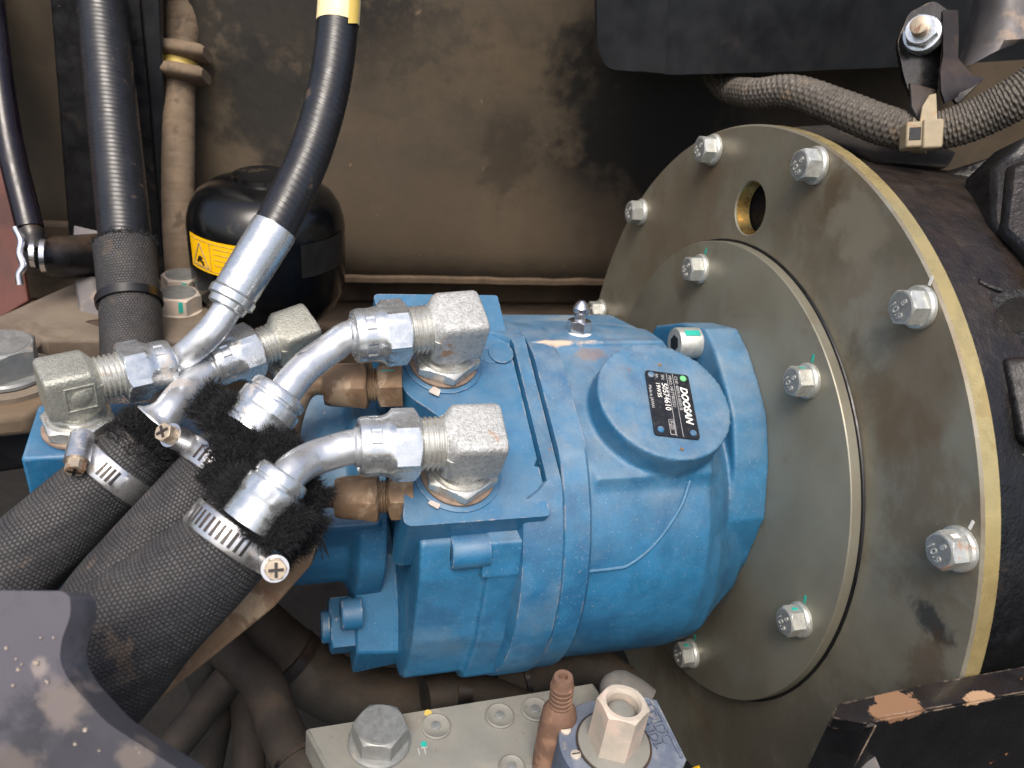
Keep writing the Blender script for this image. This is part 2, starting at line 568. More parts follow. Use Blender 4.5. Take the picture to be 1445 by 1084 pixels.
m_panel = mat('grimy_shaded_panel', srgb(76, 66, 52), .72, 0, .3, 9, over=[(srgb(42, 38, 32), .68, 0, 6, .44, .82, .55), (srgb(98, 80, 60), .85, 0, 11, .62, .85, .4), (srgb(30, 27, 23), .65, 0, 26, .70, .9, .35), (srgb(150, 125, 98), .9, 0, 130, .80, .84, .6)], bump=[(120, .0004)], blobs=panel_blobs)
m_panel_edge = mat('tan_dusty_fold', srgb(92, 77, 61), .9, 0, .25, 60)
m_dark = mat('dark_grimy_floor', srgb(20, 18, 16), .85, 0, .4, 14, over=[(srgb(42, 35, 29), .9, 0, 18, .55, .75, .5)], bump=[(60, .002)])
m_rail = mat('dusty_frame_rail', srgb(96, 82, 66), .8, 0, .25, 18, over=[(srgb(50, 44, 38), .8, 0, 14, .5, .7, .6)], dust=(srgb(120, 98, 74), .5, .1), bump=[(200, .0003)])
m_dusty = mat('tan_dusty_ledge', srgb(110, 99, 86), .85, 0, .2, 22, over=[(srgb(88, 74, 60), .85, 0, 20, .55, .7, .6)], bump=[(300, .0003)])
m_mud = mat('dried_mud', srgb(165, 154, 142), .95, 0, .25, 300, bump=[(500, .0006)])
m_greyrub = mat('grey_dusty_cap', srgb(92, 90, 86), .7, 0, .15, 60, dust=(srgb(130, 124, 114), .3, .2), bump=[(400, .0003)])
m_ledge = mat('dusty_black_ledge', srgb(40, 36, 32), .7, 0, .25, 30, over=[(srgb(98, 86, 72), .9, 0, 24, .5, .8, .6)], bump=[(300, .0003)])
m_red = mat('red_brown_side_sheet', srgb(88, 46, 36), .6, 0, .2, 14, over=[(srgb(45, 30, 28), .7, 0, 10, .5, .7, .5)])
m_conduit = mat('dust_caked_conduit', srgb(112, 96, 78), .85, 0, .2, 60, over=[(srgb(62, 54, 46), .9, 0, 30, .58, .7, .6)], bump=[(300, .0003)])
m_yellow = mat('yellow_warning_print', srgb(246, 190, 10), .42, 0, .04, 60)
m_yellow2 = mat('cream_hose_label', srgb(238, 220, 170), .5, 0, .06, 60, over=[(srgb(205, 150, 80), .6, 0, 120, .70, .74, .7)])
m_yellow3 = mat('mustard_label_stripe', srgb(205, 178, 92), .5, 0, .05)
m_ink = mat('black_print', srgb(30, 25, 12), .6)
m_greyprint = mat('worn_grey_print', srgb(26, 26, 26), .5)
m_plateblk = mat('nameplate_black', srgb(30, 32, 38), .4, .2, .3, 300, over=[(srgb(70, 70, 76), .6, .2, 400, .62, .7, .6)])
m_white = mat('white_print', srgb(232, 232, 228), .5, 0, .1, 300)
m_greyink = mat('grey_print', srgb(170, 170, 170), .5, 0, .1, 300)
m_teal = mat('teal_paint_pen', srgb(40, 165, 150), .5, 0, .15, 200)
m_whitepaint = mat('white_paint_pen', srgb(228, 226, 220), .5, 0, .1, 200)
m_green = mat('green_rivet', srgb(110, 190, 125), .4)
m_pink = mat('pink_paint_dab', srgb(225, 95, 110), .5)
m_block = mat('grey_green_valve_block', srgb(126, 126, 120), .62, .15, .12, 30, over=[(srgb(150, 146, 136), .75, 0, 40, .55, .76, .5), (srgb(120, 108, 92), .8, 0, 30, .62, .76, .5), (srgb(90, 80, 68), .8, 0, 300, .73, .76, .6)], dust=(srgb(150, 144, 132), .25, .2))
m_greybolt = mat('grey_hex_bolt', srgb(140, 142, 140), .45, .4, .12, 120, over=[(srgb(165, 150, 135), .8, 0, 60, .58, .74, .5)])
m_boot = mat('brown_rubber_boot', srgb(112, 85, 69), .78, 0, .18, 60, over=[(srgb(165, 130, 105), .85, 0, 60, .55, .7, .5)], bump=[(400, .0003)])
m_navy = mat('navy_cast_cover', srgb(82, 96, 118), .6, .1, .2, 60, over=[(srgb(120, 128, 138), .8, 0, 60, .55, .7, .6), (srgb(160, 145, 130), .85, 0, 50, .64, .74, .6)], dust=(srgb(150, 142, 132), .3, .1), bump=[(500, .0002)])
m_dustnut = mat('dust_coated_hex', srgb(182, 172, 158), .75, .1, .12, 60, over=[(srgb(205, 180, 165), .85, 0, 60, .52, .68, .6), (srgb(150, 160, 165), .7, .2, 40, .6, .74, .5)], bump=[(600, .0002)])
sheet_blobs = [(tuple(PX(80, 990, .2695)), (.012, .012, .009), srgb(128, 116, 106), .6, .95), (tuple(PX(184, 1074, .2695)), (.008, .008, .006), srgb(120, 108, 98), .5, .95), (tuple(PX(54, 942, .2695)), (.0035, .0035, .004), srgb(165, 152, 138), .8, .95),
               (tuple(PX(20, 1080, .2695)), (.010, .010, .007), srgb(120, 108, 98), .4, .95), (tuple(PX(10, 900, .2695)), (.03, .03, .04), srgb(98, 94, 104), .5, .5)]
m_sheet = mat('grey_painted_sheet', srgb(62, 63, 70), .36, 0, .18, 14, blobs=sheet_blobs, over=[(srgb(165, 145, 125), .9, 0, 26, .76, .79, .9), (srgb(200, 190, 180), .9, 0, 200, .80, .83, .8)], dust=(srgb(130, 120, 118), .12, .2))
m_strut = mat('gas_strut_black', srgb(22, 18, 26), .25, 0, .2)
m_braid = mat('dusty_braided_loom', srgb(86, 81, 74), .6, 0, .2, 120, over=[(srgb(128, 108, 84), .85, 0, 50, .6, .8, .4), (srgb(60, 56, 52), .6, 0, 40, .6, .75, .4)])
m_bare = mat('bare_primer', srgb(192, 180, 172), .75, 0, .12, 200)
m_chrome = mat('bright_steel', srgb(215, 215, 218), .18, .95, .05)
m_silver = mat('dull_silver_sheet', srgb(104, 101, 101), .55, .35, .12, 30, over=[(srgb(170, 148, 126), .8, .1, 24, .58, .74, .6)])
m_brass = mat('brass_bore', srgb(165, 140, 84), .3, .9, .1, 100)

# ================================================================== setting
panel_y = .30
def wavy_panel(x0, x1, z0, z1, nx, nz, f):
    rows = [[Vector((x0 + (x1 - x0) * i / nx, f(x0 + (x1 - x0) * i / nx, z0 + (z1 - z0) * j / nz), z0 + (z1 - z0) * j / nz)) for i in range(nx + 1)] for j in range(nz + 1)]
    back = [[p + Vector((0, .004, 0)) for p in r] for r in rows]
    g = loft(rows, False, False)
    g.join(loft([r[::-1] for r in back], False, False))
    for e, q in ((rows[0], back[0]), (rows[-1], back[-1])):
        g.join(loft([e, q], False, False))
    g.join(loft([[r[0] for r in rows], [r[0] for r in back]], False, False))
    g.join(loft([[r[-1] for r in rows], [r[-1] for r in back]], False, False))
    return g
pf = lambda x, z: panel_y + .42 * max(0, -.24 - x) + .006 * noise.noise(Vector((x * 6, z * 6, 3))) + (.012 * math.exp(-(z - .004) / .01) if z > .004 else .012)
o = make('rear_panel', wavy_panel(-.72, .55, .004, .80, 60, 50, pf), m_panel, kind='structure')
er = [[], [], [], []]
for i in range(60):
    x = -.42 + .014 * i
    y = pf(x, .004)
    w_ = .0007 * noise.noise(Vector((x * 40, 0, 0)))
    for k_, (dy, dz) in enumerate(((-.0004, .0060 + w_ * 2), (-.0022, .0040 + w_), (-.0022, -.0005 + w_), (.004, -.0005))):
        er[k_].append(Vector((x, y - .0075 + dy, .004 + dz)))
make('folded_edge', loft(er, False, False), m_panel_edge, o)
make('compartment_floor', box(Vector(), EX, EY, EZ, -1.1, .8, -.6, .9, -.47, -.45), m_dark, kind='structure')
make('compartment_back_wall', box(Vector(), EX, EY, EZ, -1.1, .8, .80, .82, -.449, .62), m_dark, kind='structure')
make('compartment_side_wall', box(Vector(), EX, EY, EZ, .60, .62, -.2, .699, -.449, .62), m_dark, kind='structure')
# frame rail behind the pump, under the panel
rail = make('frame_rail', box(Vector(), EX, EY, EZ, -.5, .3, .31, .45, -.16, -.045).join(box(Vector(), EX, EY, EZ, -.5, .3, .36, .37, -.044, .03)), m_rail, bevel=.004)
tag(rail, 'dusty brown frame rail running behind the pump below the panel', 'frame rail')

# ================================================================== big round plate
PR = .225
HOLE = ON(1058, 294, 0, 0)
pl = thing('adapter_plate', 'large round olive steel plate with yellow rim, ring of hex bolts and one open hole', 'plate', Vector((0, 0, -PR)))
def ring_pts(c, r, n, x):
    return [Vector((x, c.y - math.cos(2 * PI * i / n) * r, c.z + math.sin(2 * PI * i / n) * r)) for i in range(n)]
NO, NH, th = 160, 48, .0098
of, oc, ob = ring_pts(Vector(), PR - .0012, NO, 0), ring_pts(Vector(), PR, NO, .0012), ring_pts(Vector(), PR, NO, th)
hr = .0162
hf, hc, hb = ring_pts(HOLE, hr + .0008, NH, 0), ring_pts(HOLE, hr, NH, .0008), ring_pts(HOLE, hr, NH, th)
g = G()
tri = tessellate_polygon([of, hf])
g.add(of + hf, [tuple(t) for t in tri])
g.join(loft([of, oc], False)).join(loft([hf, hc], False))
make('plate_face', g, m_plate, pl, sharp=20)
make('plate_rim', loft([oc, ob], False), m_rim, pl)
# threaded bore
rows = []
for i in range(20):
    rows.append(ring_pts(HOLE, hr - (.0006 if i % 2 else 0), NH, .0008 + i * (th - .0008) / 19))
make('threaded_bore', loft(rows, False), m_brass, pl)
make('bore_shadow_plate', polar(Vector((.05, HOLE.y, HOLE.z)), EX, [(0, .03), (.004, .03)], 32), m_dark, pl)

def bolt(parent, o, ax, af=.018, h=.0105, fr=.0126, rot=0, mark=True, paint=None, m=m_bolt, name='bolt'):
    ax = ax.normalized()
    _, u, w = frame(ax)
    ref = u * math.cos(rot) + w * math.sin(rot)
    rows = [(0, fr), (.0016, fr), (.0030, fr * .96), (.0032, af * .52)] 
    g = polar(o, ax, [(0, fr), (.0018, fr), (.003, fr * .94), (.0032, fr * .8)], 40)
    g.join(polar(o, ax, hexrows(.0025, .0025 + h, af, False, True), 60, ref))
    b = make(name, g, m, parent, sharp=25)
    top = o + ax * (.0025 + h)
    make('head_face', polar(top, ax, [(-.0004, af * .455), (.00025, af * .45)], 36), m_bolthead, b)
    if mark:
        r_ = ax.cross(EZ).normalized() * -1
        up = (EZ - ax * ax.z).normalized()
        a = R_(-28)
        rr = r_ * math.cos(a) + up * math.sin(a)
        uu = -r_ * math.sin(a) + up * math.cos(a)
        text('grade_mark', '10.9', top + ax * .0004 - rr * af * .32 - uu * af * .30, rr, uu, af * .36, m_emboss, b, .0003)
        text('maker_mark', '8', top + ax * .0004 - rr * af * .10 + uu * af * .10, rr, uu, af * .32, m_emboss, b, .0003)
    if paint:
        pm, ang = paint
        d = u * math.cos(ang) + w * math.sin(ang)
        t = ax.cross(d)
        make('paint_mark', box(o, ax, t, d, .004, h * .9, -.0014, .0014, af * .47, af * .508), pm, b, bevel=.0002)
        make('paint_streak', box(o, ax, t, d, .0001, .0003, -.0008, .0008, fr + .0006, fr + .0052), pm, b)
    return b
NEG = -EX
for i, a in enumerate([145.4 + 30, 145.4, 115.4, 85.4, 55.4, 25.4, -4.6, -34.6, -64.6]):
    # angles were measured in a frame pitched 30 degrees from the world
    th0 = a - 0 + 30
    r_b = .2132
    p = EX * -.0002 + ELEV(th0) * r_b
    bolt(pl, p, NEG, .0155, .0088, .0104, rot=random.uniform(0, 1), mark=True, paint=(m_whitepaint, 0) if i in (5, 6) else None)
# ---- inner disc
dc = thing('pump_adapter_disc', 'smaller grey-green steel disc in the middle of the round plate, carrying the blue pump', 'disc', Vector((0, 0, -.153)))
DR = .1525
make('disc_body', polar(Vector((-.0002, 0, 0)), NEG, [(0, DR), (.0066, DR), (.0072, DR - .0004), (.0074, DR - .0010)], 160), m_disc, dc, sharp=28)
make('dark_gap_ring', tube([Vector((-.0002, -math.cos(2 * PI * i / 90) * (DR + .0004), math.sin(2 * PI * i / 90) * (DR + .0004))) for i in range(91)], .0012, 8, 1, cap=False), m_tie, dc)  # black ring added to stand for the dark gap round the disc
for i, a in enumerate([85.5, 25.5, -34.5, -95]):
    p = EX * -.0077 + ELEV(a + 30) * .134
    up_ang = R_(0)
    bolt(dc, p, NEG, .0150, .0085, .0100, rot=.3 + i, paint=(m_teal, R_(0) if i < 1 else R_(12)))

# ================================================================== flywheel housing (black casting right of the plate)
fh = thing('flywheel_housing', 'black cast iron engine housing behind the round plate with dusty top ledge', 'engine housing', Vector((.1, 0, -.23)))
hs = []
def hr_(x):
    def f(a):
        return .206 + .004 * noise.noise(Vector((math.cos(a) * 3, math.sin(a) * 3, x * 20)))
    return f
rows = [(th + .0008, hr_(0)), (.035, hr_(.035)), (.06, hr_(.06)), (.10, hr_(.1)), (.2, hr_(.2))]
make('housing_shell', polar(Vector(), EX, rows, 120, cap=True), m_cast, fh)

# ================================================================== the pump
pump = thing('hydraulic_pump', 'blue painted cast hydraulic pump with round nameplate boss bolted to the steel disc', 'pump', Vector((-.13, 0, -.113)))
OC = ELEV(-40) * .010        # the casing is a little off the shaft line
def prof(x, fn, n=72):
    return [EX * x + OC + ELEV(360 * j / n) * fn(360 * j / n) for j in range(n)]
def interp(tab, a):
    a = a % 360
    tab = sorted(tab)
    for i in range(len(tab)):
        a0, r0 = tab[i]
        a1, r1 = tab[(i + 1) % len(tab)]
        if i == len(tab) - 1:
            a1 += 360
        aa = a if a >= a0 else a + 360
        if a0 <= aa <= a1:
            t = (aa - a0) / (a1 - a0)
            return r0 + (r1 - r0) * t
    return tab[0][1]
def polyr(tab):
    """outline given by polar corner points joined with straight lines (about the shaft line)"""
    pts = [(math.cos(R_(a)) * r, math.sin(R_(a)) * r) for a, r in tab]
    def f(a):
        dx, dy = math.cos(R_(a)), math.sin(R_(a))
        best = .05
        for i in range(len(pts)):
            (x1, y1), (x2, y2) = pts[i], pts[(i + 1) % len(pts)]
            den = dx * (y2 - y1) - dy * (x2 - x1)
            if abs(den) < 1e-12:
                continue
            t = (x1 * (y2 - y1) - y1 * (x2 - x1)) / den
            s = (x1 * dy - y1 * dx) / den
            if t > 0 and -.001 <= s <= 1.001:
                best = max(best, t)
        return best
    return f
def prism(x0, x1, tab, n=120):
    f = polyr(tab)
    return loft([[EX * x + ELEV(360 * j / n) * f(360 * j / n) for j in range(n)] for x in (x0, x1)])

cas = G()
# main barrel
circ = lambda r: (lambda a: r)
rows = []
for x, r in ((-.146, .103), (-.1310, .103), (-.1285, .103), (-.12, .103), (-.09, .1035), (-.06, .1035), (-.045, .101), (-.03, .089), (-.012, .077)):
    sad = .0042 if -.13 < x < -.05 else 0
    cutx = {-.06: .003, -.045: .013, -.03: .016, -.012: .016}.get(x, 0)
    def rr_(a, r=r, sad=sad, cutx=cutx):
        aa = a if a < 200 else a - 360
        w_ = max(0, min(1, (aa - 37) / 3)) * max(0, min(1, (112 - aa) / 6))
        return min(r + sad * w_ - cutx * max(0, min(1, (aa + 22) / 40)) * max(0, min(1, (150 - aa) / 30)), .0965 / max(.2, math.cos(R_(a - 66))))
    rows.append(prof(x, rr_, 180))
cas.join(loft(rows))
# mounting flange: outline read off the photograph on the plane of its front face
FL = [(128, .098), (106, .0995), (90, .1048), (80, .1000), (66, .0930), (54, .0900), (37, .0838), (13, .0818), (-15, .0795), (-40, .088), (-52, .098), (-74, .0995), (-90, .1048), (-100, .1), (-114, .093), (-126, .09), (-143, .0838), (-167, .0818), (165, .0795), (140, .088)]
cas.join(prism(-.031, -.0074, FL, 144))
# nameplate boss
BC = XST(-.084, .0185, 0)
cas.join(polar(BC, T, [(0, .0405), (.075, .0405), (.084, .0392), (.1098, .0385)], 64))
# flat top land with the bleed nipple
LND = ELEV(104)
LS = ELEV(14)
cas.join(box(Vector(), EX, LS, LND, -.146, -.062, -.045, .034, .02, .0962))
# side web and cast swellings
make('casing', cas, m_blue, pump, remesh=.0013, sm=5)
# casting parting line on the flank
pts = [(-.142, 13), (-.118, 13), (-.108, 14), (-.094, 20), (-.080, 30), (-.073, 38)]
seam = []
for x, a in pts:
    c = OC
    # walk out from the offset centre
    seam.append(EX * x + OC + ELEV(a) * .1030)
make('parting_line', tube(seam, .0010, 10, 8), m_seam, pump)
# two register bands at the joint of casing and rear cover
def band_loft(rows, tl, cut=None, segs=160):
    R = []
    for x, r in rows:
        ring = []
        for j in range(segs):
            a = 360 * j / segs
            c = math.cos(R_(a - 66))
            lim = (tl + .0028) / c if c > .2 else 9
            xx = x
            if cut is not None and c > .2 and (tl + .0028) / c < .1075 + .0 and x < cut:
                pass
            if cut is not None and x < cut:
                q = max(0, min(1, (c - .855) / .05))
                xx = x + (cut - x) * q * q * (3 - 2 * q)
            ring.append(EX * xx + OC + ELEV(a) * min(r, lim))
        R.append(ring)
    return loft(R)
make('casing_band', band_loft([(-.1478, .1062), (-.1472, .1068), (-.1338, .1068), (-.132, .1050)], .0985), m_blue, pump, sharp=30)
make('cover_band', band_loft([(-.172, .100), (-.170, .1072), (-.168, .1082), (-.1492, .1082), (-.1484, .1076)], .0935, -.1560), m_blue, pump, sharp=30)
# rear cover
RC = G()
sec = [(66 + 38, .105), (66 - 42, .112), (12, .107), (-14, .1065), (-36, .1135), (-44, .112), (-60, .10), (-100, .09), (-150, .09), (150, .09), (125, .1)]
sec = [(104, .098), (66 - 46, .106), (10, .1055), (-16, .106), (-37, .1135), (-46, .1125), (-62, .10), (-100, .09), (-150, .09), (150, .092), (124, .108)]
RC.join(prism(-.221, -.165, sec, 160))
RC.join(box(POL(-.18, 12, .104), EX, ELEV(102), ELEV(12), -.010, .012, -.004, .016, -.01, .006))
RC.join(prism(-.187, -.165, [(a, r + (.004 if -50 < a < 30 else 0)) for a, r in sec], 160))
make('rear_cover', RC, m_blue, pump, remesh=.0012, sm=3)
# port block: flat machined face with both elbows
PT = .0900
corner = [XST(-.2315, -.0735, PT), XST(-.1572, -.0735, PT), XST(-.1572, .0735, PT), XST(-.2315, .0735, PT)]
notch = [ONT(573, 648, PT), ONT(628, 652, PT), ONT(644, 634, PT), ONT(634, 600, PT), ONT(606, 578, PT), ONT(571, 556, PT)]
pb = slab(round_poly(corner + notch, [.004, .002, .003, .006, .005, .010, .010, .012, .012, .008], 5), T * -.045)
portb = make('port_block', pb, m_blue_smooth, pump, bevel=.0022, bseg=3)
# machined spot with plug beside the upper port, and its half-round relief
make('blanking_plug', polar(ONT(691, 502, PT), T, [(-.002, .0056), (.0004, .0056), (.0006, .0050)], 32), m_blue_smooth, pump)
make('round_relief', polar(ONT(706, 500, PT), T, [(-.002, .0072), (.0016, .0072), (.0018, .0066)], 32), m_blue_smooth, pump)
for q in ((625, 510), (646, 668)):
    make('port_spotface', polar(ONT(*q, PT), T, [(-.002, .0222), (.0009, .0222), (.0012, .0216)], 48), m_blue_smooth, pump)
make('paint_dab', polar(ONT(664, 580, PT), T, [(0, .0034), (.0004, .003)], 20), m_pink, pump)
make('bare_patch', slab(round_poly([ONT(612, 545, PT + .0016), ONT(622, 551, PT + .0016), ONT(619, 560, PT + .0016), ONT(604, 553, PT + .0016)], .001), T * .0002), m_bare, pump)
make('bare_patch', slab(round_poly([ONT(608, 706, PT + .0016), ONT(622, 712, PT + .0016), ONT(618, 719, PT + .0016), ONT(603, 710, PT + .0016)], .001), T * .0002), m_bare, pump)
# socket head screw in its pocket, and pocket rib
scp = POL(-.1985, 17, .104)
g = polar(scp, NEG, [(-.012, .0090), (.006, .0090), (.0072, .0082)], 40)
sh = make('socket_screw', g, m_blue_smooth, pump)
make('hex_socket', polar(scp, NEG, [(.0050, hexr(.0075)), (.0074, hexr(.0075))], 36), m_black, sh)
# end block with its adjusting screw and nut
fq = [PX(500, 787, .462), PX(559, 783, .466), PX(569, 921, .472), PX(503, 922, .468), PX(497, 951, .486), PX(564, 936, .49)]
bk = Vector((0, .045, 0))
g = G()
bq = [fq[0] + bk, fq[1] + bk, fq[5] + bk * .6, fq[4] + bk * .6]
g.add(fq + bq, [(0, 3, 2, 1), (3, 4, 5, 2), (0, 1, 7, 6), (4, 9, 8, 5), (6, 7, 8, 9), (0, 6, 9, 4, 3), (1, 2, 5, 8, 7)])
ebo = make('end_block', g, m_blue_smooth, pump, bevel=.0014)
hb0 = PX(500, 880, .485)
make('adjuster_nut', polar(hb0, NEG, hexrows(-.004, .0150, .029, False, True), 60, EZ).join(polar(hb0, NEG, [(.0150, .0095), (.0185, .0095), (.0195, .0085)], 32)), m_blue_smooth, ebo)
st = PX(499, 866, .462)
make('locking_pin', polar(st, NEG, [(-.004, .0088), (.0065, .0088), (.0073, .008)], 28), m_blue_smooth, ebo)
# second (rear) pump section reaching to the left
rp = polar(ELEV(-40) * .004, NEG, [(.230, .062), (.245, .062), (.25, .052), (.31, .052), (.325, .047), (.40, .047)], 64)
rp.join(box(Vector(), EX, S, T, -.30, -.235, -.052, .05, -.02, .046))
make('rear_pump_section', rp, m_blue, pump, remesh=.0014, sm=4)

# bleed nipple on the top land
nipb = None
def cast_to(px, py, dirv, dist):
    d = ROT @ Vector(((px - 722.5) / FPX, -(py - 542) / FPX, -1))
    return CAM + d * ((dist - CAM.dot(dirv)) / d.dot(dirv))
nipb = cast_to(816, 473, LND, .0962)
nd = ELEV(100)
q = 1.15
nip = make('bleed_nipple', polar(nipb, nd, hexrows(.0012 * q, .0082 * q, .0112 * q, False, True), 48).join(
    polar(nipb, nd, [(.008 * q, .0030 * q), (.0115 * q, .0030 * q), (.0125 * q, .0040 * q), (.0145 * q, .0042 * q), (.017 * q, .0030 * q), (.0185 * q, .0012 * q)], 28)), m_chrome, pump, sharp=28)
make('paint_collar', polar(nipb, nd, [(-.001, .0078 * q), (.0012 * q, .0078 * q), (.0018 * q, .007 * q)], 36), m_whitepaint, nip)

# flange screw (white socket head) through the top lug
fsb = POL(-.031, 93, .0925)
fs = make('flange_screw', polar(fsb, NEG, [(0, .0098), (.014, .0098), (.0152, .009)], 44), m_bolt, pump)
make('hex_socket', polar(fsb, NEG, [(.012, hexr(.009)), (.01535, hexr(.009))], 36), m_black, fs)
make('paint_mark', box(fsb, EX, ELEV(155), ELEV(65), -.012, -.002, -.002, .002, .0092, .0102), m_teal, fs)

# nameplate
NT = .1100
A0, B0, C0, D0 = [ONT(*q, NT + .0004) for q in ((913, 527), (966, 526), (989, 616), (922, 622))]
cen = (A0 + B0 + C0 + D0) / 4
rd = ((D0 - A0) + (C0 - B0)).normalized()          # reading direction (down the plate)
rd = (rd - T * rd.dot(T)).normalized()
ud = T.cross(rd)                                     # top of the letters
if ud.dot(EX) < 0:
    ud = -ud
LN, HN = .0425, .0255
def NPt(a, b, h=0):
    return cen + rd * (a * LN) + ud * (b * HN) + T * h
corn = [NPt(-.5, -.5), NPt(.5, -.5), NPt(.5, .5), NPt(-.5, .5)]
npl = make('nameplate', slab(round_poly(corn, .002), T * .0009), m_plateblk, pump)
H = .00105
for a, b, mm in ((-.43, .36, m_green), (-.43, -.38, m_blue_smooth), (.42, .36, m_blue_smooth), (.42, -.36, m_blue_smooth)):
    rv = make('rivet', polar(NPt(a, b), T, [(0, .0019), (.0014, .0019), (.0020, .0013), (.0021, .0005)], 20), mm, npl)
text('maker_name', 'DOOSAN', NPt(-.29, .255, H), rd, ud, .0056, m_white, npl, .0001, shear=.25, bold=.00016)
for b, body, sz in ((.155, 'CNF: 400914-00351B', .0026), (.015, 'MNO: MR7T003521', .0026), (-.15, 'SN:', .0026), (-.29, 'FP:', .0024)):
    text('small_print', body, NPt(-.455, b, H), rd, ud, sz, m_greyink, npl, .0001)
text('serial_number', '50574610', NPt(-.32, -.165, H), rd, ud, .0046, m_white, npl, .0001)
text('date_code', '19W35', NPt(-.32, -.30, H), rd, ud, .0034, m_white, npl, .0001)
text('origin_print', 'Made in JAPAN', NPt(-.26, -.475, H), rd, ud, .0024, m_greyink, npl, .0001)
text('type_code', 'F-J20', NPt(.275, -.125, H), rd, ud, .0026, m_greyink, npl, .0001)
for b in (.125, -.018):
    make('ruled_line', box(NPt(0, b, .0009), rd, ud, T, -LN * .49, LN * .49, -.00012, .00012, 0, .00012), m_greyink, npl)
fr = G()
for x0, x1, y0, y1 in ((.255, .47, -.15, -.14), (.255, .47, -.045, -.035), (.25, .257, -.15, -.035), (.468, .475, -.15, -.035)):
    fr.join(box(cen, rd, ud, T, x0 * LN, x1 * LN, y0 * HN, y1 * HN, .0009, .00102))
make('code_frame', fr, m_greyink, npl)
for q in ((931, 515), (962, 634)):
    make('locating_dot', polar(ONT(*q, NT), T, [(0, .0011), (.0005, .0009)], 16), m_brown, pump)

# ================================================================== fittings and hoses
def sell(o, ax, u, rows, segs=48):
    """loft of super-ellipse sections: rows of (h, half u, half w, exponent)"""
    ax = ax.normalized()
    u = (u - ax * ax.dot(u)).normalized()
    w = ax.cross(u)
    R = []
    for h, a, b, e in rows:
        ring = []
        for j in range(segs):
            q = 2 * PI * (j + .5) / segs
            c, s_ = math.cos(q), math.sin(q)
            ring.append(o + ax * h + u * (a * math.copysign(abs(c) ** (2 / e), c)) + w * (b * math.copysign(abs(s_) ** (2 / e), s_)))
        R.append(ring)
    return loft(R)
def thread(o, ax, h0, h1, r, pitch=.0021):
    n = int((h1 - h0) / pitch)
    rows = []
    for i in range(n):
        h = h0 + i * pitch
        rows += [(h, r - .0011), (h + pitch * .35, r), (h + pitch * .5, r), (h + pitch * .85, r - .0011)]
    return polar(o, ax, rows, 48)

def elbow(name, label, base, stem, arm, m, k=1.0, stemh=.0295, mnut=None, group=None, mark=False, washer=True):
    stem = stem.normalized()
    arm = (arm - stem * arm.dot(stem)).normalized()
    t = thing(name, label, 'pipe fitting', base, group)
    if washer:
        make('seal_ring', polar(base, stem, [(.0008, .0192 * k), (.0022, .0192 * k), (.0026, .0186 * k)], 48), m_copper, t)
    make('lock_nut', polar(base, stem, hexrows(.0024, .0105 * k, .0342 * k, True, True), 72, arm), mnut or m_zincnut, t, sharp=25)
    make('stem', polar(base, stem, [(.0100 * k, .0148 * k), (.0122 * k, .0148 * k), (.0124 * k, .0126 * k), (stemh - .010, .0124 * k), (stemh - .006, .0124 * k)], 44), mnut or m_zincnut, t, sharp=25)
    c = base + stem * stemh
    b = .0140 * k
    bd = sell(c, arm, stem, [(-.0150 * k, b * .90, b * .90, 7), (-.0142 * k, b * .97, b * .97, 7), (-.0125 * k, b, b, 8), (.0075 * k, b, b, 8), (.0095 * k, b * .97, b * .97, 5), (.0125 * k, .0118 * k, .0118 * k, 2.2), (.0150 * k, .0112 * k, .0112 * k, 2)])
    bd.join(sell(c, -stem, arm, [(-.004 * k, b * .98, b * .98, 7), (.0105 * k, b * .98, b * .98, 7), (.0130 * k, b * .95, b * .95, 4), (.0160 * k, .0128 * k, .0128 * k, 2), (.018 * k, .0122 * k, .0122 * k, 2)]))
    body = make('body', bd, m, t, sharp=30)
    make('thread', thread(c, arm, .0125 * k, .027 * k, .0126 * k, .0024), m_zincnut, t, sharp=25)
    if mark:
        # forged square with a round boss on the flank
        w = arm.cross(stem)
        if w.dot(CAM - c) < 0:
            w = -w
        f = c + w * (b * .985) + arm * .001
        fr = G()
        for (x0, x1, y0, y1) in ((-.0068, .0068, .0060, .0068), (-.0068, .0068, -.0068, -.0060), (-.0068, -.0060, -.006, .006), (.0060, .0068, -.006, .006)):
            fr.join(box(f, arm, stem, w, x0, x1, y0, y1, 0, .0007))
        make('forged_frame', fr, m, body, bevel=.0002)
        make('forged_emblem', polar(f, w, [(0, .0042), (.0008, .0042), (.0011, .0037)], 28, arm).join(box(f, arm, stem, w, .001, .0050, .0018, .0042, 0, .0009)), m, body)
        make('forged_lettering', polar(f, w, [(0, .0001), (.0001, .0001)], 6), m, body) if False else None
    return t, c, arm

def swivel(parent, o, ax, k=1.0, m=None):
    """hex swivel nut with crimped collar; ax points from the elbow to the tube"""
    _, u, w = frame(ax)
    m = m or m_zinc
    rows = hexrows(0, .0130 * k, .0295 * k, True, False)[:-1]
    rows += [(.0118 * k, hexr(.0295 * k)), (.0135 * k, hexr(.0295 * k, .0150 * k)), (.0150 * k, hexr(.0295 * k, .0142 * k)), (.0165 * k, .0139 * k)]
    def dent(d):
        def f(a):
            q = (a % (PI / 3)) / (PI / 3)
            return .0138 * k - (d if .16 < q < .62 else 0)
        return f
    rows += [(.0175 * k, dent(0)), (.0179 * k, dent(.0006 * k)), (.0222 * k, dent(.0006 * k)), (.0226 * k, dent(0)), (.0250 * k, .0137 * k), (.0268 * k, .0130 * k), (.0272 * k, .0118 * k), (.0262 * k, .0110 * k), (.0255 * k, .0092 * k)]
    return make('swivel_nut', polar(o, ax, rows, 96), m, parent, sharp=24)

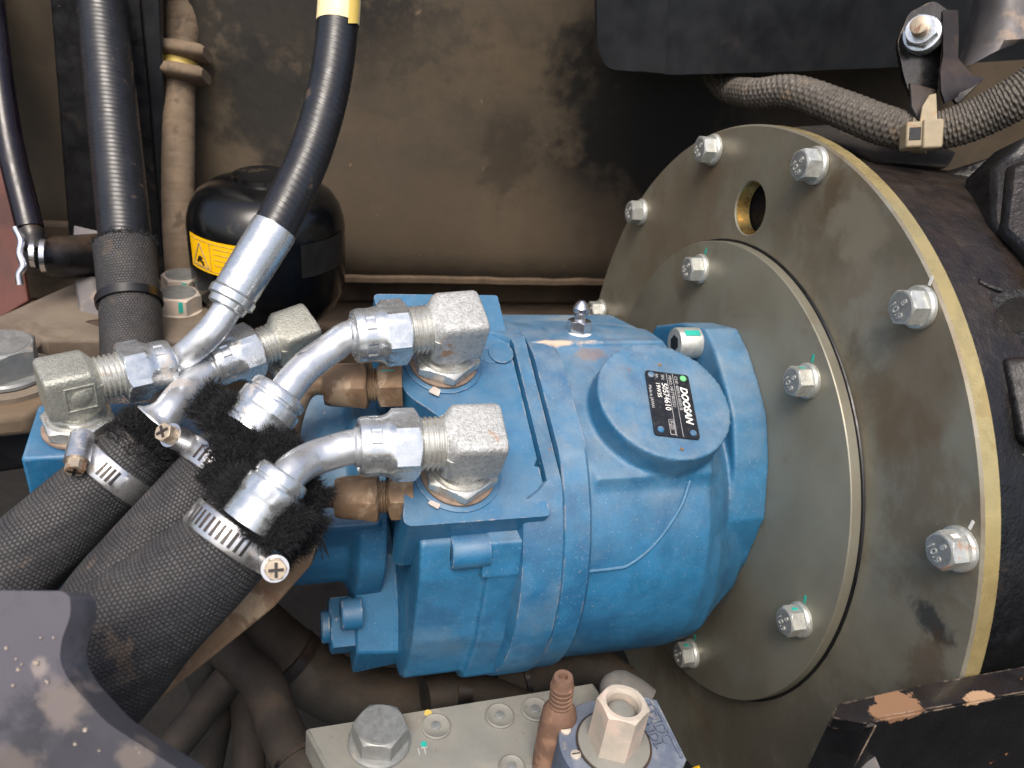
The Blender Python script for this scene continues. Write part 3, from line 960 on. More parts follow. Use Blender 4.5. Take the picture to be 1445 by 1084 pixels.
def fur(c, ax, r, n, ln, spread=1.0, back=.3, wid=.00018, jitter=.004, cover=1.0, a0=0):
    """loose fibres standing round the frayed end of a sleeve"""
    ax, u, w = frame(ax)
    g = G()
    for i in range(n):
        a = a0 + random.uniform(0, 2 * PI) * cover
        rad = u * math.cos(a) + w * math.sin(a)
        p = c + rad * (r * random.uniform(.86, 1.06)) + ax * random.uniform(-jitter, jitter)
        d = (rad * random.uniform(.1, 1.0) * spread + ax * random.uniform(-back, 1.0) + Vector((random.gauss(0, .35), random.gauss(0, .35), random.gauss(0, .35)))).normalized()
        L = ln * random.uniform(.35, 1.15)
        bend = Vector((random.gauss(0, 1), random.gauss(0, 1), random.gauss(0, 1))) * L * .28
        tocam = (CAM - p).normalized()
        s_ = d.cross(tocam + Vector((random.gauss(0, .4), random.gauss(0, .4), random.gauss(0, .4)))).normalized() * wid
        q1, q2 = p + d * L * .5 + bend * .3, p + d * L + bend
        g.add([p - s_, p + s_, q1 - s_ * .8, q1 + s_ * .8, q2], [(0, 1, 3, 2), (2, 3, 4)])
    return g
def fluff(c, ax, r0, r1, h0, h1, seed=0, amp=.35):
    ax_, u, w = frame(ax)
    rows = []
    nh = 14
    for i in range(nh + 1):
        t = i / nh
        h = h0 + (h1 - h0) * t
        base = r0 + (r1 - r0) * t
        base *= (.55 + .45 * math.sin(PI * min(1, t * 1.1 + .12)) if t > .6 or t < .1 else 1)
        def f(a, base=base, h=h):
            p = Vector((math.cos(a) * 1.6, math.sin(a) * 1.6, h * 130 + seed * 7))
            return base * (1 + amp * noise.noise(p) + amp * .5 * noise.noise(p * 2.7))
        rows.append((h, f))
    return polar(c, ax, rows, 56)

def clamp(name, label, c, ax, r, screw_dir, wid=.0115, slots=None, screw_ax=None, style=0):
    """worm-drive band clamp round a sleeve"""
    ax, u, w = frame(ax, screw_dir)
    t = thing(name, label, 'hose clamp', c, 'worm drive clamps on the sleeved hoses')
    h = wid / 2
    b = make('band', polar(c, ax, [(-h, r), (-h, r + .0008), (-h * .9, r + .0012), (h * .9, r + .0012), (h, r + .0008), (h, r)], 72, screw_dir, cap=False), m_steelband, t)
    for (a0, a1, n) in (slots or []):
        for i in range(n):
            a = R_(a0 + (a1 - a0) * i / max(1, n - 1))
            rad = u * math.cos(a) + w * math.sin(a)
            tg = ax.cross(rad)
            make('slot', box(c + rad * (r + .00105), ax, tg, rad, -h * .62, h * .62, -.00075, .00075, -.0004, .0003), m_black, b, bevel=.0002)
    # worm housing
    hc = c + u * (r + .0045)
    tx = (ax.cross(u)).normalized() if screw_ax is None else screw_ax.normalized()
    hous = make('worm_housing', tube([hc - tx * .0075, hc + tx * .0075], .0056, 28, 4), m_steelband, t)
    sc_ = make('screw', polar(hc, tx, [(.0072, .0042), (.0085, .0042)], 24).join(polar(hc, tx, hexrows(.0082, .0128, .0078, False, True), 36)), m_rustscrew, t, sharp=25)
    _, uu, ww = frame(tx, ax + u)
    make('cross_slot', box(hc, tx, uu, ww, .0130, .0134, -.0030, .0030, -.0006, .0006).join(box(hc, tx, uu, ww, .0130, .01335, -.0006, .0006, -.0030, .0030)), m_black, sc_)
    return t

def sleeve_mesh(pts, rad, n=14, segs=72, wide=0, seed=0):
    def slack(a, L):
        w_ = max(0, min(1, (L - .012) / .07))
        flat = 1 + wide * w_ * (math.sin(a) ** 2 - .45 * math.cos(a) ** 2)
        p = Vector((math.cos(a) * 1.4, math.sin(a) * 1.4, L * 26 + seed))
        q = Vector((math.cos(a - L * 16) * 2.6, math.sin(a - L * 16) * 2.6, L * 9 + seed * 2))
        return flat * (1 + w_ * (.035 * noise.noise(p) + .040 * noise.noise(q)))
    return tube(pts, rad, segs, n, uv=True, rfun=slack)

# ---- port elbows on the pump face
U0, L0 = ONT(625, 510, PT + .0008), ONT(646, 668, PT + .0008)
eU, cU, aU = elbow('elbow_adapter', 'forged zinc elbow on the upper pump port, with rust spots', U0, T, -EX + S * .12, m_forged)
eL, cL, aL = elbow('elbow_adapter', 'forged zinc elbow on the lower pump port, rust-stained along its top', L0, T, -EX, m_forged)

def hose_assembly(name, label, c, arm, pts, nut_at=.0245, k=1.0, tr=.0079, group='steel-ended hydraulic hoses with swivel nuts'):
    t = thing(name, label, 'hydraulic hose', c + arm * nut_at, group)
    swivel(t, c + arm * nut_at, arm, k)
    P = [c + arm * (nut_at + .022 * k), c + arm * (nut_at + .030 * k)] + pts
    make('bent_tube', tube(P, tr, 36, 12), m_zinc_tube, t)
    make('tube_bead', polar(c + arm * (nut_at + .026 * k), arm, [(0, tr), (.0005, tr + .0012), (.0025, tr + .0012), (.0035, tr)], 36), m_zinc_tube, t)
    return t

def ferrule(parent, o, ax, r=.0128, L=.024, m=None):
    """crimped shell with a groove and notched lip; ax points along the hose away from the tube"""
    def flut(rr, d):
        return lambda a: rr - d * max(0, math.cos(a * 8)) ** 6
    rows = [(0, r * .70), (.0006, r * .86), (.0022, r * .92), (.0050, r * .93), (.0054, r * .86), (.0066, r * .86), (.0070, r * .98),
            (.0076, flut(r, 0)), (.0095, flut(r, .0005)), (.0130, flut(r, .0005)), (.0140, flut(r * .96, 0)), (.016, r * .93), (L, r * .93)]
    return make('ferrule', polar(o, ax, rows, 64), m or m_zinc, parent, sharp=28)

# ---- hose B: from the upper port
pB = [PX(466, 493, .404), PX(430, 520, .396), PX(404, 551, .389), PX(388, 574, .386)]
hB = hose_assembly('sleeved_hose', 'steel-ended hose from the upper pump port entering the middle black woven sleeve', cU, aU, pB)
axB = (PX(330, 640, .374) - PX(388, 566, .383)).normalized()
ferrule(hB, PX(398, 551, .3845), axB, .0150, .024)
sB = [PX(352, 622, .386), PX(315, 668, .384), PX(258, 738, .380), PX(188, 826, .374), PX(78, 972, .366), PX(0, 1075, .362)]
make('woven_sleeve', sleeve_mesh(sB, [.0192, .0195, .0208, .0216, .022, .022], wide=.12, seed=3), m_sleeve, hB)
# ---- hose C: from the lower port
pC = [PX(470, 638, .366), PX(438, 649, .360), PX(412, 666, .350), PX(394, 690, .344)]
hC = hose_assembly('sleeved_hose', 'steel-ended hose from the lower pump port entering the thick front woven sleeve', cL, aL, pC)
axC = (PX(350, 745, .348) - PX(398, 682, .354)).normalized()
ferrule(hC, PX(404, 668, .343), axC, .0128, .026)
sC = [PX(366, 722, .352), PX(325, 765, .348), PX(266, 818, .345), PX(188, 888, .342), PX(98, 985, .338), PX(10, 1090, .335)]
make('woven_sleeve', sleeve_mesh(sC, [.0195, .0198, .0208, .0222, .023, .0232], wide=.26, seed=8), m_sleeve, hC)
# ---- hose A: second pump section
bA = PX(411, 474, .452) - T * .026
eA, cA, aA = elbow('elbow_adapter', 'grey forged elbow half hidden between the two bent tubes', bA, T, PX(340, 497, .442) - PX(412, 466, .455), m_forged_green, .84, .026)
pA = [PX(300, 517, .428), PX(268, 546, .414), PX(246, 571, .398), PX(228, 598, .391)]
hA = hose_assembly('sleeved_hose', 'steel-ended hose with flared tube tip entering the leftmost black woven sleeve', cA, aA, pA, nut_at=.0205, k=.92)
axA = (PX(172, 660, .392) - PX(240, 590, .400)).normalized()
make('flared_tip', polar(PX(239, 581, .3945), axA, [(0, .0079), (.003, .0086), (.0055, .0102), (.0068, .0122), (.0075, .0122), (.0075, .006)], 40), m_zinc_tube, hA)
sA = [PX(205, 628, .396), PX(172, 660, .392), PX(120, 708, .388), PX(55, 768, .382), PX(-30, 850, .374), PX(-90, 905, .37)]
make('woven_sleeve', sleeve_mesh(sA, [.0172, .0175, .0186, .0196, .020, .020], wide=.05, seed=12), m_sleeve_b, hA)

for h, c, ax, r, hh, nf, ln, nm in ((hB, sB[0], -axB, .0190, (-.014, .010), 20000, .0048, 1), (hC, sC[0], -axC, .0190, (-.010, .0085), 20000, .0048, 2), (hA, sA[0], -axA, .0170, (-.010, .009), 16000, .0035, 3)):
    make('frayed_end', fluff(c, ax, r, r * .8, hh[0], hh[1], nm, .2), m_fluff, h)
    f = G()
    f.join(fur(c + ax * (hh[1] - .008), ax, r * 1.0, int(nf * .45), ln, 1.0, .3, jitter=.008))
    f.join(fur(c + ax * (hh[1] - .002), ax, r * .85, int(nf * .35), ln, .9, -.1, jitter=.004))
    f.join(fur(c + ax * hh[1], ax, r * .6, int(nf * .2), ln, .8, .0, jitter=.003))
    make('loose_fibres', f, m_fur, h, smooth=False, kind='stuff')
# extra wool between B and C and the hanging threads
f = G()
for q, d, r in (((343, 700), .341, .0060), ((356, 722), .338, .0065), ((378, 738), .337, .0065), ((402, 738), .339, .0070), ((322, 590), .376, .0065), ((335, 618), .371, .007), ((358, 640), .367, .007), ((385, 640), .366, .007), ((305, 578), .395, .009), ((325, 600), .386, .011), ((345, 640), .374, .014), ((418, 655), .372, .010), ((428, 700), .366, .009), ((418, 740), .364, .010), ((392, 766), .362, .009), ((330, 675), .366, .012)):
    c_ = PX(*q, d)
    make('frayed_tuft', fluff(c_, -axC, r, r * .8, -.009, .009, r * 900 + d * 50, .3), m_fluff, hC)
    f.join(fur(c_, -axC, r, 3500, .0045, 1, .7, jitter=.009))
make('loose_fibres', f, m_fur, hC, smooth=False, kind='stuff')
for i in range(9):
    a = PX(432 + random.uniform(-4, 4), 735, .36)
    make('loose_thread', tube([a, PX(445 + i * 1.2, 760, .362), PX(440 + i * 3, 785 + random.uniform(-8, 10), .365)], .00022, 5, 5), m_fur, hC)

# ---- clamps
clamp('hose_clamp', 'slotted band clamp with rusty screw on the leftmost sleeve', PX(164, 668, .3915), axA, .0181, DIR(-.55, .35, .75), slots=[(-62, -40, 4)], screw_ax=DIR(.15, -.75, .65))
clamp('hose_clamp', 'plain pale band clamp on the middle sleeve, cross-head screw sticking up', PX(318, 664, .384), axB, .0202, DIR(-.75, .45, .45), slots=[(-52, -34, 3)], screw_ax=DIR(-.3, .35, .9))
clamp('hose_clamp', 'band clamp with a row of open slots on the thick front sleeve', PX(330, 757, .348), axC, .0202, DIR(.62, -.62, .45), slots=[(118, 38, 11)], screw_ax=DIR(.35, .1, .95))

# ---- left elbow and the plain rubber hose going up
m_top = ELEV(84)
bD = PX(113, 606, .405)
blk_o = bD - m_top * .0004
make('valve_body', box(blk_o, EX, m_top.cross(EX), m_top, -.0225, .045, -.020, .022, -.055, 0), m_blue_smooth, pump, bevel=.0016)
make('valve_boss', polar(blk_o - m_top * .030 - EX * .005, ELEV(-6), [(.01, .012), (.022, .012), (.0235, .011)], 36), m_blue_smooth, pump)
eD, cD, aD = elbow('elbow_adapter', 'olive zinc forged elbow with square emblem, standing on the blue block', bD, m_top, PX(215, 489, .408) - PX(105, 522, .39), m_forged_green, .88, .0275, m_zincnut, mark=True)
tD = [PX(292, 474, .414), PX(318, 440, .418), PX(332, 412, .42)]
hD = hose_assembly('rubber_hose', 'smooth black rubber hose with long silver ferrule and cream label, hanging from above', cD, aD, tD, nut_at=.0220, k=.9, tr=.0073)
fo, fe = PX(318, 436, .418), PX(388, 322, .428)
axD = (fe - fo).normalized()
L = (fe - fo).length
make('ferrule', polar(fo, axD, [(0, .0085), (.0008, .0098), (.0040, .0103), (.0044, .0112), (.0048, .0122), (.0085, .0124), (.0100, .0113), (.013, .0114), (L * .95, .0121), (L, .0119), (L, .009)], 56).join(
    box(fo, axD, axD.cross(DIR(0, 0, 1)), DIR(0, 0, 1), .0085, .0098, -.001, .001, 0, .0128)), m_zinc, hD, sharp=28)
hp = [fe - axD * .004, PX(408, 282, .432), PX(440, 210, .438), PX(465, 120, .442), PX(477, 28, .445), PX(479, -40, .445), PX(478, -140, .445), PX(470, -400, .455), PX(455, -750, .48)]
make('hose', tube(hp, .0112, 40, 14, uv=True), m_rubber, hD)
lp = [PX(476.6, 34, .445), PX(478.6, 0, .445), PX(479, -60, .445)]
lab = make('paper_label', tube(lp, .01155, 40, 8, cap=False), m_yellow2, hD)
_, u_, w_ = frame((lp[1] - lp[0]))
tocam = (CAM - lp[0]).normalized()
side = DIR(1, 0, 0)
pts = []
for i in range(9):
    a = R_(28 + 42 * i / 8)
    pts.append((tocam * math.cos(a) + side * math.sin(a)) * .01175)
upd = (lp[1] - lp[0]).normalized()
make('label_stripe', loft([[lp[0] + p + upd * .0004 for p in pts], [lp[0] + p + upd * .05 for p in pts]], False, False), m_yellow3, lab)
rd_ = -upd
for a, body, z, sz in ((-62, '1A001', .016, .0042), (-44, '54', .011, .0056)):
    a = R_(a)
    nrm = tocam * math.cos(a) + side * math.sin(a)
    up_ = rd_.cross(nrm) * -1
    text('label_print', body, lp[0] + nrm * .0118 + upd * z, rd_, nrm.cross(rd_), sz, m_ink, lab, .00008)

# ---- brown pilot fittings on the rear cover
def pilot(label, px1, px0, d, pipe):
    o, e = PX(*px1, d), PX(*px0, d - .004)
    ax = (e - o).normalized()
    L = (e - o).length
    t = thing('pilot_fitting', label, 'pipe fitting', o)
    k = L / .040
    cn = make('connector', polar(o, ax, hexrows(-.002, .010 * k, .0205 * k, False, True), 60, DIR(0, .4, 1)), m_brown, t, sharp=25)
    make('thread', thread(o, ax, .0095 * k, .0165 * k, .0085 * k, .0016), m_brown, t, sharp=25)
    make('pilot_nut', polar(o, ax, hexrows(.015 * k, .030 * k, .0218 * k, True, False)[:-1] + [(.028 * k, hexr(.0218 * k, .0108 * k)), (.0335 * k, .0102 * k), (.036 * k, .0094 * k), (.0365 * k, .006 * k)], 60, DIR(0, .4, 1)), m_brown, t, sharp=25)
    make('pilot_pipe', tube([o + ax * .034 * k, o + ax * .042 * k] + pipe, .0048 * k, 24, 10), m_brown, t)
    nd_ = (CAM - o).normalized()
    nd_ = (nd_ - ax * nd_.dot(ax)).normalized()
    up_ = ax.cross(nd_)
    if up_.z < 0: up_ = -up_
    n2 = (nd_ * .62 + up_ * .78).normalized()
    make('paint_mark', box(o, ax, ax.cross(n2), n2, .0015, .0085 * k, -.0028, .0028, .0096 * k, .0106 * k), m_teal, cn, bevel=.0003)
    return t
pilot('brown rusty pilot pipe fitting beside the upper pump port', (563, 542), (447, 545), .437, [PX(425, 560, .43), PX(412, 600, .43), PX(405, 660, .43)])
pilot('brown rusty pilot pipe fitting below the lower pump port', (578, 700), (462, 703), .405, [PX(440, 705, .40), PX(400, 712, .40), PX(350, 730, .40)])

# ================================================================== accumulator
ac = thing('accumulator', 'round glossy black accumulator with yellow warning label behind the rubber hose', 'accumulator', PX(385, 435, .66))
axA_ = (EZ + EX * -.04).normalized()
a0 = PX(385, 452, .650)
H_ = .122
ra = .0572
rows = [(0, .012), (.002, .025), (.008, .040), (.018, .050), (.032, .0565), (.05, ra), (.070, ra), (.072, ra * .994), (.080, ra), (.087, ra * .985), (.096, ra * .935), (.104, ra * .84), (.110, ra * .68), (.1135, ra * .47), (.1145, ra * .40), (.1175, ra * .39), (.1185, ra * .34), (.1185, .004)]
make('shell', polar(a0, axA_, rows, 72), m_acc, ac)
_, uA, wA = frame(axA_, CAM - a0)
def on_can(a, h, extra=.0004):
    return a0 + axA_ * h + (uA * math.cos(R_(a)) + wA * math.sin(R_(a))) * (ra + extra)
def can_patch(a1, a2, h1, h2, extra, n=14):
    return loft([[on_can(a1 + (a2 - a1) * i / n, h, extra) for i in range(n + 1)] for h in (h1, h2)], False, False)
s_ = 1 if wA.dot(DIR(1, 0, 0)) > 0 else -1
yl = make('warning_label', can_patch(-66 * s_, -14 * s_, .0580, .0830, .0006), m_yellow, ac, label='yellow warning label with triangle')
def can_line(a1, h1, a2, h2, w_=.0004):
    n = 6
    P = [on_can((a1 + (a2 - a1) * i / n) * s_, h1 + (h2 - h1) * i / n, .0008) for i in range(n + 1)]
    return tube(P, w_, 4, 1)
tr_ = G()
for q in ((-62, .0615, -45, .0615), (-62, .0615, -53.5, .0785), (-53.5, .0785, -45, .0615)):
    tr_.join(can_line(*q))
make('warning_triangle', tr_, m_rustscrew, yl)
tr_ = G()
for q in ((-64, .0600, -18, .0600), (-64, .0807, -18, .0807), (-43, .0600, -43, .0807), (-40, .0775, -20, .0775), (-40, .0735, -22, .0735), (-40, .0695, -24, .0695), (-40, .0655, -21, .0655)):
    tr_.join(can_line(*q, .00016))
make('warning_print', tr_, m_rustscrew, yl)
tr_ = G()
for q in ((-57, .0635, -54, .0685), (-55, .0655, -50, .0645), (-54, .0685, -51, .0675), (-53.5, .0670, -50, .0625)):
    tr_.join(can_line(*q, .0007))
make('warning_symbol', tr_, m_ink, yl)
make('data_label', can_patch(22 * s_, 66 * s_, .0580, .0830, .0006), m_greyprint, ac, label='worn dark data label')

# ================================================================== left side of the compartment
# black channel post
post = thing('channel_post', 'black painted steel channel post behind the vertical hose', 'post', PX(150, 400, .70))
def px_slab(pts, d, thick, bev=.0015, m=m_black, name='plate', parent=None, r=0, **kw):
    P = [PX(x, y, q) for (x, y, q) in [(p[0], p[1], p[2] if len(p) > 2 else d) for p in pts]]
    if r:
        P = round_poly(P, r)
    return make(name, slab(P, thick), m, parent, bevel=bev, smooth=True, sharp=30, **kw)
back = DIR(0, 0, -1)
def y_slab(pts, y, thick, m, name, parent, bev=.0015):
    return make(name, slab([ON(px, py, 1, y) for px, py in pts], EY * thick), m, parent, bevel=bev, sharp=30)
y_slab([(16, -700), (46, -700), (150, 372), (100, 372)], .300, .02, m_black, 'front_flange', post)
y_slab([(97, -700), (131, -700), (236, 400), (205, 400)], .312, .006, m_black, 'rear_flange', post)
y_slab([(136, -700), (194, -700), (244, 402), (234, 402)], .310, .04, m_tank, 'web', post)
px_slab([(104, 318, .605), (146, 328, .605), (146, 338, .604), (103, 334, .604)], .605, back * .004, name='paint_splash', parent=post, m=m_silver, bev=.0005)
ss = px_slab([(-220, -600), (-90, -400), (0, 215), (24, 330), (40, 425), (-120, 520)], .60, back * .004, .001, m_red, 'side_sheet')
ss['kind'] = 'structure'
# gas strut
gs = thing('gas_strut', 'thin dark gas strut with ball end at the far left edge', 'gas strut', PX(42, 330, .56))
make('cylinder', tube([PX(-85, -600, .59), PX(-22, -80, .57), PX(8, 170, .562), PX(42, 322, .556)], .0088, 24, 6), m_strut, gs)
make('ball_socket', tube([PX(42, 322, .556), PX(46, 332, .556), PX(50, 352, .556)], [.0075, .008, .007], 20, 5), m_black, gs)
br = thing('strut_bracket', 'black bracket with bright pin clip holding the gas strut foot', 'bracket', PX(100, 365, .58))
make('arm', tube([PX(48, 360, .556), PX(78, 362, .57), PX(150, 358, .60)], [.010, .014, .015], 24, 6), m_black, br)
px_slab([(95, 338, .60), (150, 333, .60), (152, 390, .60), (70, 390, .60), (68, 350, .60)], .6, back * .02, .004, m_black, 'lug', br)
make('washer', polar(PX(52, 360, .553), DIR(-1, 0, .35), [(-.006, .011), (-.003, .0115), (-.0026, .007)], 28), m_chrome, br)
make('washer', polar(PX(42, 358, .553), DIR(-1, 0, .35), [(-.004, .0095), (-.001, .0095), (-.0006, .006)], 28), m_chrome, br)
make('pin_clip', tube([PX(22, 322, .55), PX(30, 340, .548), PX(28, 358, .548), PX(33, 375, .548), PX(27, 388, .548), PX(28, 402, .549)], .0024, 12, 8), m_chrome, br)
# upright hose with woven sleeve and tie
vh = thing('vertical_hose', 'thick black rubber hose standing upright, woven sleeve on its lower end', 'hydraulic hose', PX(185, 470, .53))
vp = [PX(95, -600, .63), PX(136, -90, .60), PX(143, 0, .595), PX(158, 150, .585), PX(172, 290, .572), PX(178, 352, .565), PX(184, 440, .55), PX(188, 520, .53), PX(190, 600, .51)]
make('hose', tube(vp[:7], .0172, 40, 14, uv=True), m_rubber, vh)
sp_ = [PX(176, 347, .565), PX(179, 380, .56), PX(184, 440, .55), PX(188, 520, .53), PX(190, 610, .50)]
make('woven_sleeve', tube(sp_, [.0202, .0198, .0195, .0195, .0195], 48, 12, uv=True), m_sleeve_b, vh)
f = fur(sp_[0], (sp_[0] - sp_[1]), .0198, 900, .0028, .4, -.2, .00025, .0015)
make('loose_fibres', f, m_fur, vh, smooth=False, kind='stuff')
ct = thing('cable_tie', 'black nylon cable tie round the upright woven sleeve', 'cable tie', PX(183, 425, .548))
axv = (sp_[1] - sp_[2]).normalized()
make('strap', polar(PX(183, 425, .552), axv, [(-.003, .0202), (-.003, .0212), (.003, .0212), (.003, .0202)], 48, cap=False), m_tie, ct)
px_slab([(131, 418, .54), (146, 417, .536), (147, 433, .536), (133, 434, .54)], .54, back * .006, .001, m_tie, 'tie_head', ct)
# dusty corrugated conduit on the panel
cn = thing('conduit', 'dust-caked corrugated conduit running up the back panel', 'conduit', PX(258, 380, .66))
cp = [PX(272, -600, .640), PX(262, -60, .650), PX(260, 20, .650), PX(255, 100, .650), PX(252, 200, .650), PX(252, 300, .650), PX(258, 395, .650)]
make('tube', tube(cp, [.014, .014, .014, .0115, .0125, .0125, .013], 28, 40, rfun=lambda a, L: 1 + (.035 if (L * 1000 % 13) > 11.6 else 0) * -1), m_conduit, cn)
for y in (72, 103):
    c_ = PX(255 + (y - 72) * -.05, y, .640)
    make('clip_arm', sell(c_, DIR(1, -.15, 0), DIR(0, 1, 0), [(-.0205, .004, .010, 3), (-.018, .0052, .013, 3), (0, .006, .0145, 3), (.018, .0055, .013, 3), (.0215, .004, .010, 3)], 28), m_conduit, cn)
make('yellow_band', tube([PX(255, 78, .648), PX(254, 98, .648)], .0135, 28, 3), m_yellow3, cn)
# dusty base with bolts
bs_ = thing('mounting_base', 'tan dust-covered mounting base below the posts with a pale bracket foot', 'mounting base', PX(120, 480, .56))
make('top_plate', slab([ON(x, y, 2, .030) for x, y in ((-60, 470), (110, 395), (300, 392), (345, 440), (300, 480), (60, 478), (20, 520), (-60, 530))], Vector((0, 0, -.03))), m_dusty, bs_, bevel=.003)
px_slab([(102, 392, .585), (135, 388, .585), (150, 440, .575), (150, 460, .57), (92, 460, .57), (108, 438, .575)], .58, back * .03, .004, m_silver, 'bracket_foot', bs_)
px_slab([(87, 456, .563), (150, 448, .563), (150, 478, .553), (88, 478, .553)], .56, back * .03, .003, m_black, 'foot_edge', bs_)
for (x, y, d, af) in ((253, 428, .60, .028), (258, 402, .625, .026)):
    o_ = PX(x, y + 12, d)
    b_ = bolt(bs_, o_, EZ, af, .013, af * .62, rot=.4, mark=False, m=m_dustnut)
    make('paint_mark', box(o_, EX, EY, EZ, .001, .004, -af * .53, -af * .50, .006, .014), m_teal, b_)
# near left mounting pad with big bolt
mp_ = thing('engine_mount', 'grey mounting pad with a large dusty hex bolt at the left edge', 'engine mount', PX(10, 600, .47))
zz = PX(30, 530, .47).z
make('pad', slab([ON(x, y, 2, zz) for x, y in ((-120, 470), (0, 468), (62, 500), (78, 560), (40, 585), (-120, 600))], Vector((0, 0, -.014))), m_rail, mp_, bevel=.004, bseg=3)
make('pad_rubber', slab([ON(x, y, 2, zz - .0145) for x, y in ((-120, 480), (40, 500), (66, 560), (44, 600), (-120, 620))], Vector((0, 0, -.03))), m_black, mp_, bevel=.004, bseg=3)
bolt(mp_, PX(6, 527, .462), EZ, .034, .017, .022, rot=.15, mark=False, m=m_greybolt)
make('washer', polar(PX(6, 529, .463), EZ, [(-.003, .029), (0, .029), (.0004, .028)], 48), m_dusty, mp_)

# ================================================================== top right: tank, loom, bracket
tk = thing('black_tank', 'smooth black plastic tank with rounded corner hanging above the round plate', 'tank', PX(1050, 60, .60))
ty = .165
tq = [ON(838, -160, 1, ty), ON(840, 62, 1, ty), ON(852, 92, 1, ty), ON(940, 106, 1, ty), ON(1120, 101, 1, ty), ON(1290, 94, 1, ty), ON(1450, 84, 1, ty), ON(1450, -160, 1, ty)]
tv = round_poly(tq, [.0, .02, .02, .01, .0, .0, .0, .0], 6)
make('front_shell', slab(tv, EY * .12 + EX * .07), m_tank, tk, bevel=.006, bseg=3, sharp=50)
make('moulded_step', slab([p - EY * .0025 for p in round_poly([ON(838, -160, 1, ty), ON(841, 70, 1, ty), ON(855, 97, 1, ty), ON(938, 104, 1, ty), ON(945, -160, 1, ty)], [0, .012, .012, .003, 0], 5)], EY * .004), m_tank, tk, bevel=.002)
# braided loom
lm = thing('braided_loom', 'dusty braided cable loom sagging between tank and plate', 'cable loom', PX(1280, 190, .50))
lpts = [PX(985, 60, .70), PX(1018, 118, .64), PX(1062, 132, .59), PX(1120, 130, .555), PX(1190, 155, .535), PX(1250, 178, .52), PX(1300, 187, .51), PX(1350, 178, .50), PX(1400, 157, .49), PX(1445, 132, .48), PX(1500, 95, .47)]
lrad = [.009, .0095, .0100, .0105, .0115, .0118, .0105, .0118, .0122, .0125, .0125]
def braid(a, L):
    p = 2 * PI * L / .0058
    w1 = max(math.sin(a * 10 + p * 1.3), math.sin(a * 10 - p * 1.3))
    return 1 + .05 * w1 + .03 * math.sin(p * 2.6)
make('braid', tube(lpts, lrad, 110, 46, rfun=braid), m_braid, lm)
bt = thing('cable_tie', 'beige square-headed cable tie holding the braided loom', 'cable tie', PX(1300, 190, .49))
axl = (lpts[7] - lpts[5]).normalized()
make('strap', polar(lpts[6], axl, [(-.0045, .0112), (-.0045, .0126), (.0045, .0126), (.0045, .0112)], 40, cap=False), m_beige, bt)
hd = make('tie_head', box(PX(1302, 192, .487), DIR(1, .05, 0), DIR(0, 1, .1), DIR(0, 0, 1), -.0115, .0108, -.0072, .0078, -.006, .004), m_beige, bt, bevel=.0012)
make('latch_window', box(PX(1292, 190, .4835), DIR(1, .05, 0), DIR(0, 1, .1), DIR(0, 0, 1), -.0042, .0030, -.0035, .0042, -.001, .0007), m_black, hd, bevel=.0004)
make('head_cap', box(PX(1314, 190, .483), DIR(1, .05, 0), DIR(0, 1, .1), DIR(0, 0, 1), -.0055, .0062, -.0082, .0086, -.004, .0022), m_beige, hd, bevel=.001)
make('strap_tail', slab([PX(1297, 180, .488), PX(1302, 150, .492), PX(1312, 134, .496), PX(1321, 132, .496), PX(1323, 178, .488)], back * .0012), m_beige, bt)
# clamp bracket
cb = thing('loom_bracket', 'glossy black twisted bracket bolted to the tank above the loom', 'bracket', PX(1310, 120, .51))
px_slab([(1266, 60), (1282, 18), (1318, 0), (1345, 20), (1352, 80), (1338, 88), (1330, 60), (1322, 150), (1302, 152), (1284, 132), (1276, 110)], .515, back * .004, .001, m_black_chip, 'hanger', cb, .004)
px_slab([(1284, 116, .506), (1322, 126, .506), (1322, 166, .499), (1296, 170, .499), (1286, 150, .502)], .506, back * .003, .0008, m_black, 'tongue', cb)
wing = [[PX(1330, 14, .505), PX(1352, 14, .51)], [PX(1331, 45, .502), PX(1353, 50, .508)], [PX(1331, 78, .50), PX(1352, 82, .506)], [PX(1327, 100, .498), PX(1372, 106, .504)], [PX(1328, 128, .496), PX(1390, 110, .50)], [PX(1334, 146, .495), PX(1360, 132, .50)]]
g = loft(wing, False, False)
make('curled_wing', g.join(loft([[p + back * .002 for p in r[::-1]] for r in wing], False, False)), m_black, cb)
px_slab([(1360, 112, .502), (1392, 108, .50), (1375, 125, .50), (1352, 148, .498), (1346, 140, .498)], .5, back * .003, .0006, m_black, 'wing_tip', cb)
nb_o = PX(1302, 50, .512)
nax = DIR(-.55, -.02, .85)
nn = make('flange_nut', polar(nb_o, nax, [(-.002, .0118), (.002, .0118), (.0042, .0108), (.0046, .009)], 44).join(polar(nb_o, nax, hexrows(.0035, .0115, .0175, False, True), 60)), m_zinc, cb, sharp=25)
make('stud', thread(nb_o, nax, .010, .020, .0052, .0014), m_rustscrew, nn, sharp=25)
# silver duct behind, at the right edge
sdv = thing('silver_duct', 'dull silver duct end flaring beside the loom bracket', 'duct', PX(1420, 80, .54))
dr = [[PX(1378, -40, .56), PX(1390, -40, .52), PX(1445, -40, .50), PX(1560, -40, .54)], [PX(1372, 10, .56), PX(1388, 10, .52), PX(1445, 0, .50), PX(1560, 0, .54)], [PX(1362, 60, .555), PX(1380, 60, .515), PX(1445, 55, .50), PX(1560, 55, .54)], [PX(1352, 88, .55), PX(1368, 92, .51), PX(1440, 62, .505), PX(1560, 70, .54)]]
make('flared_sheet', loft([catmull(r, 6) for r in dr], False, False), m_silver, sdv)

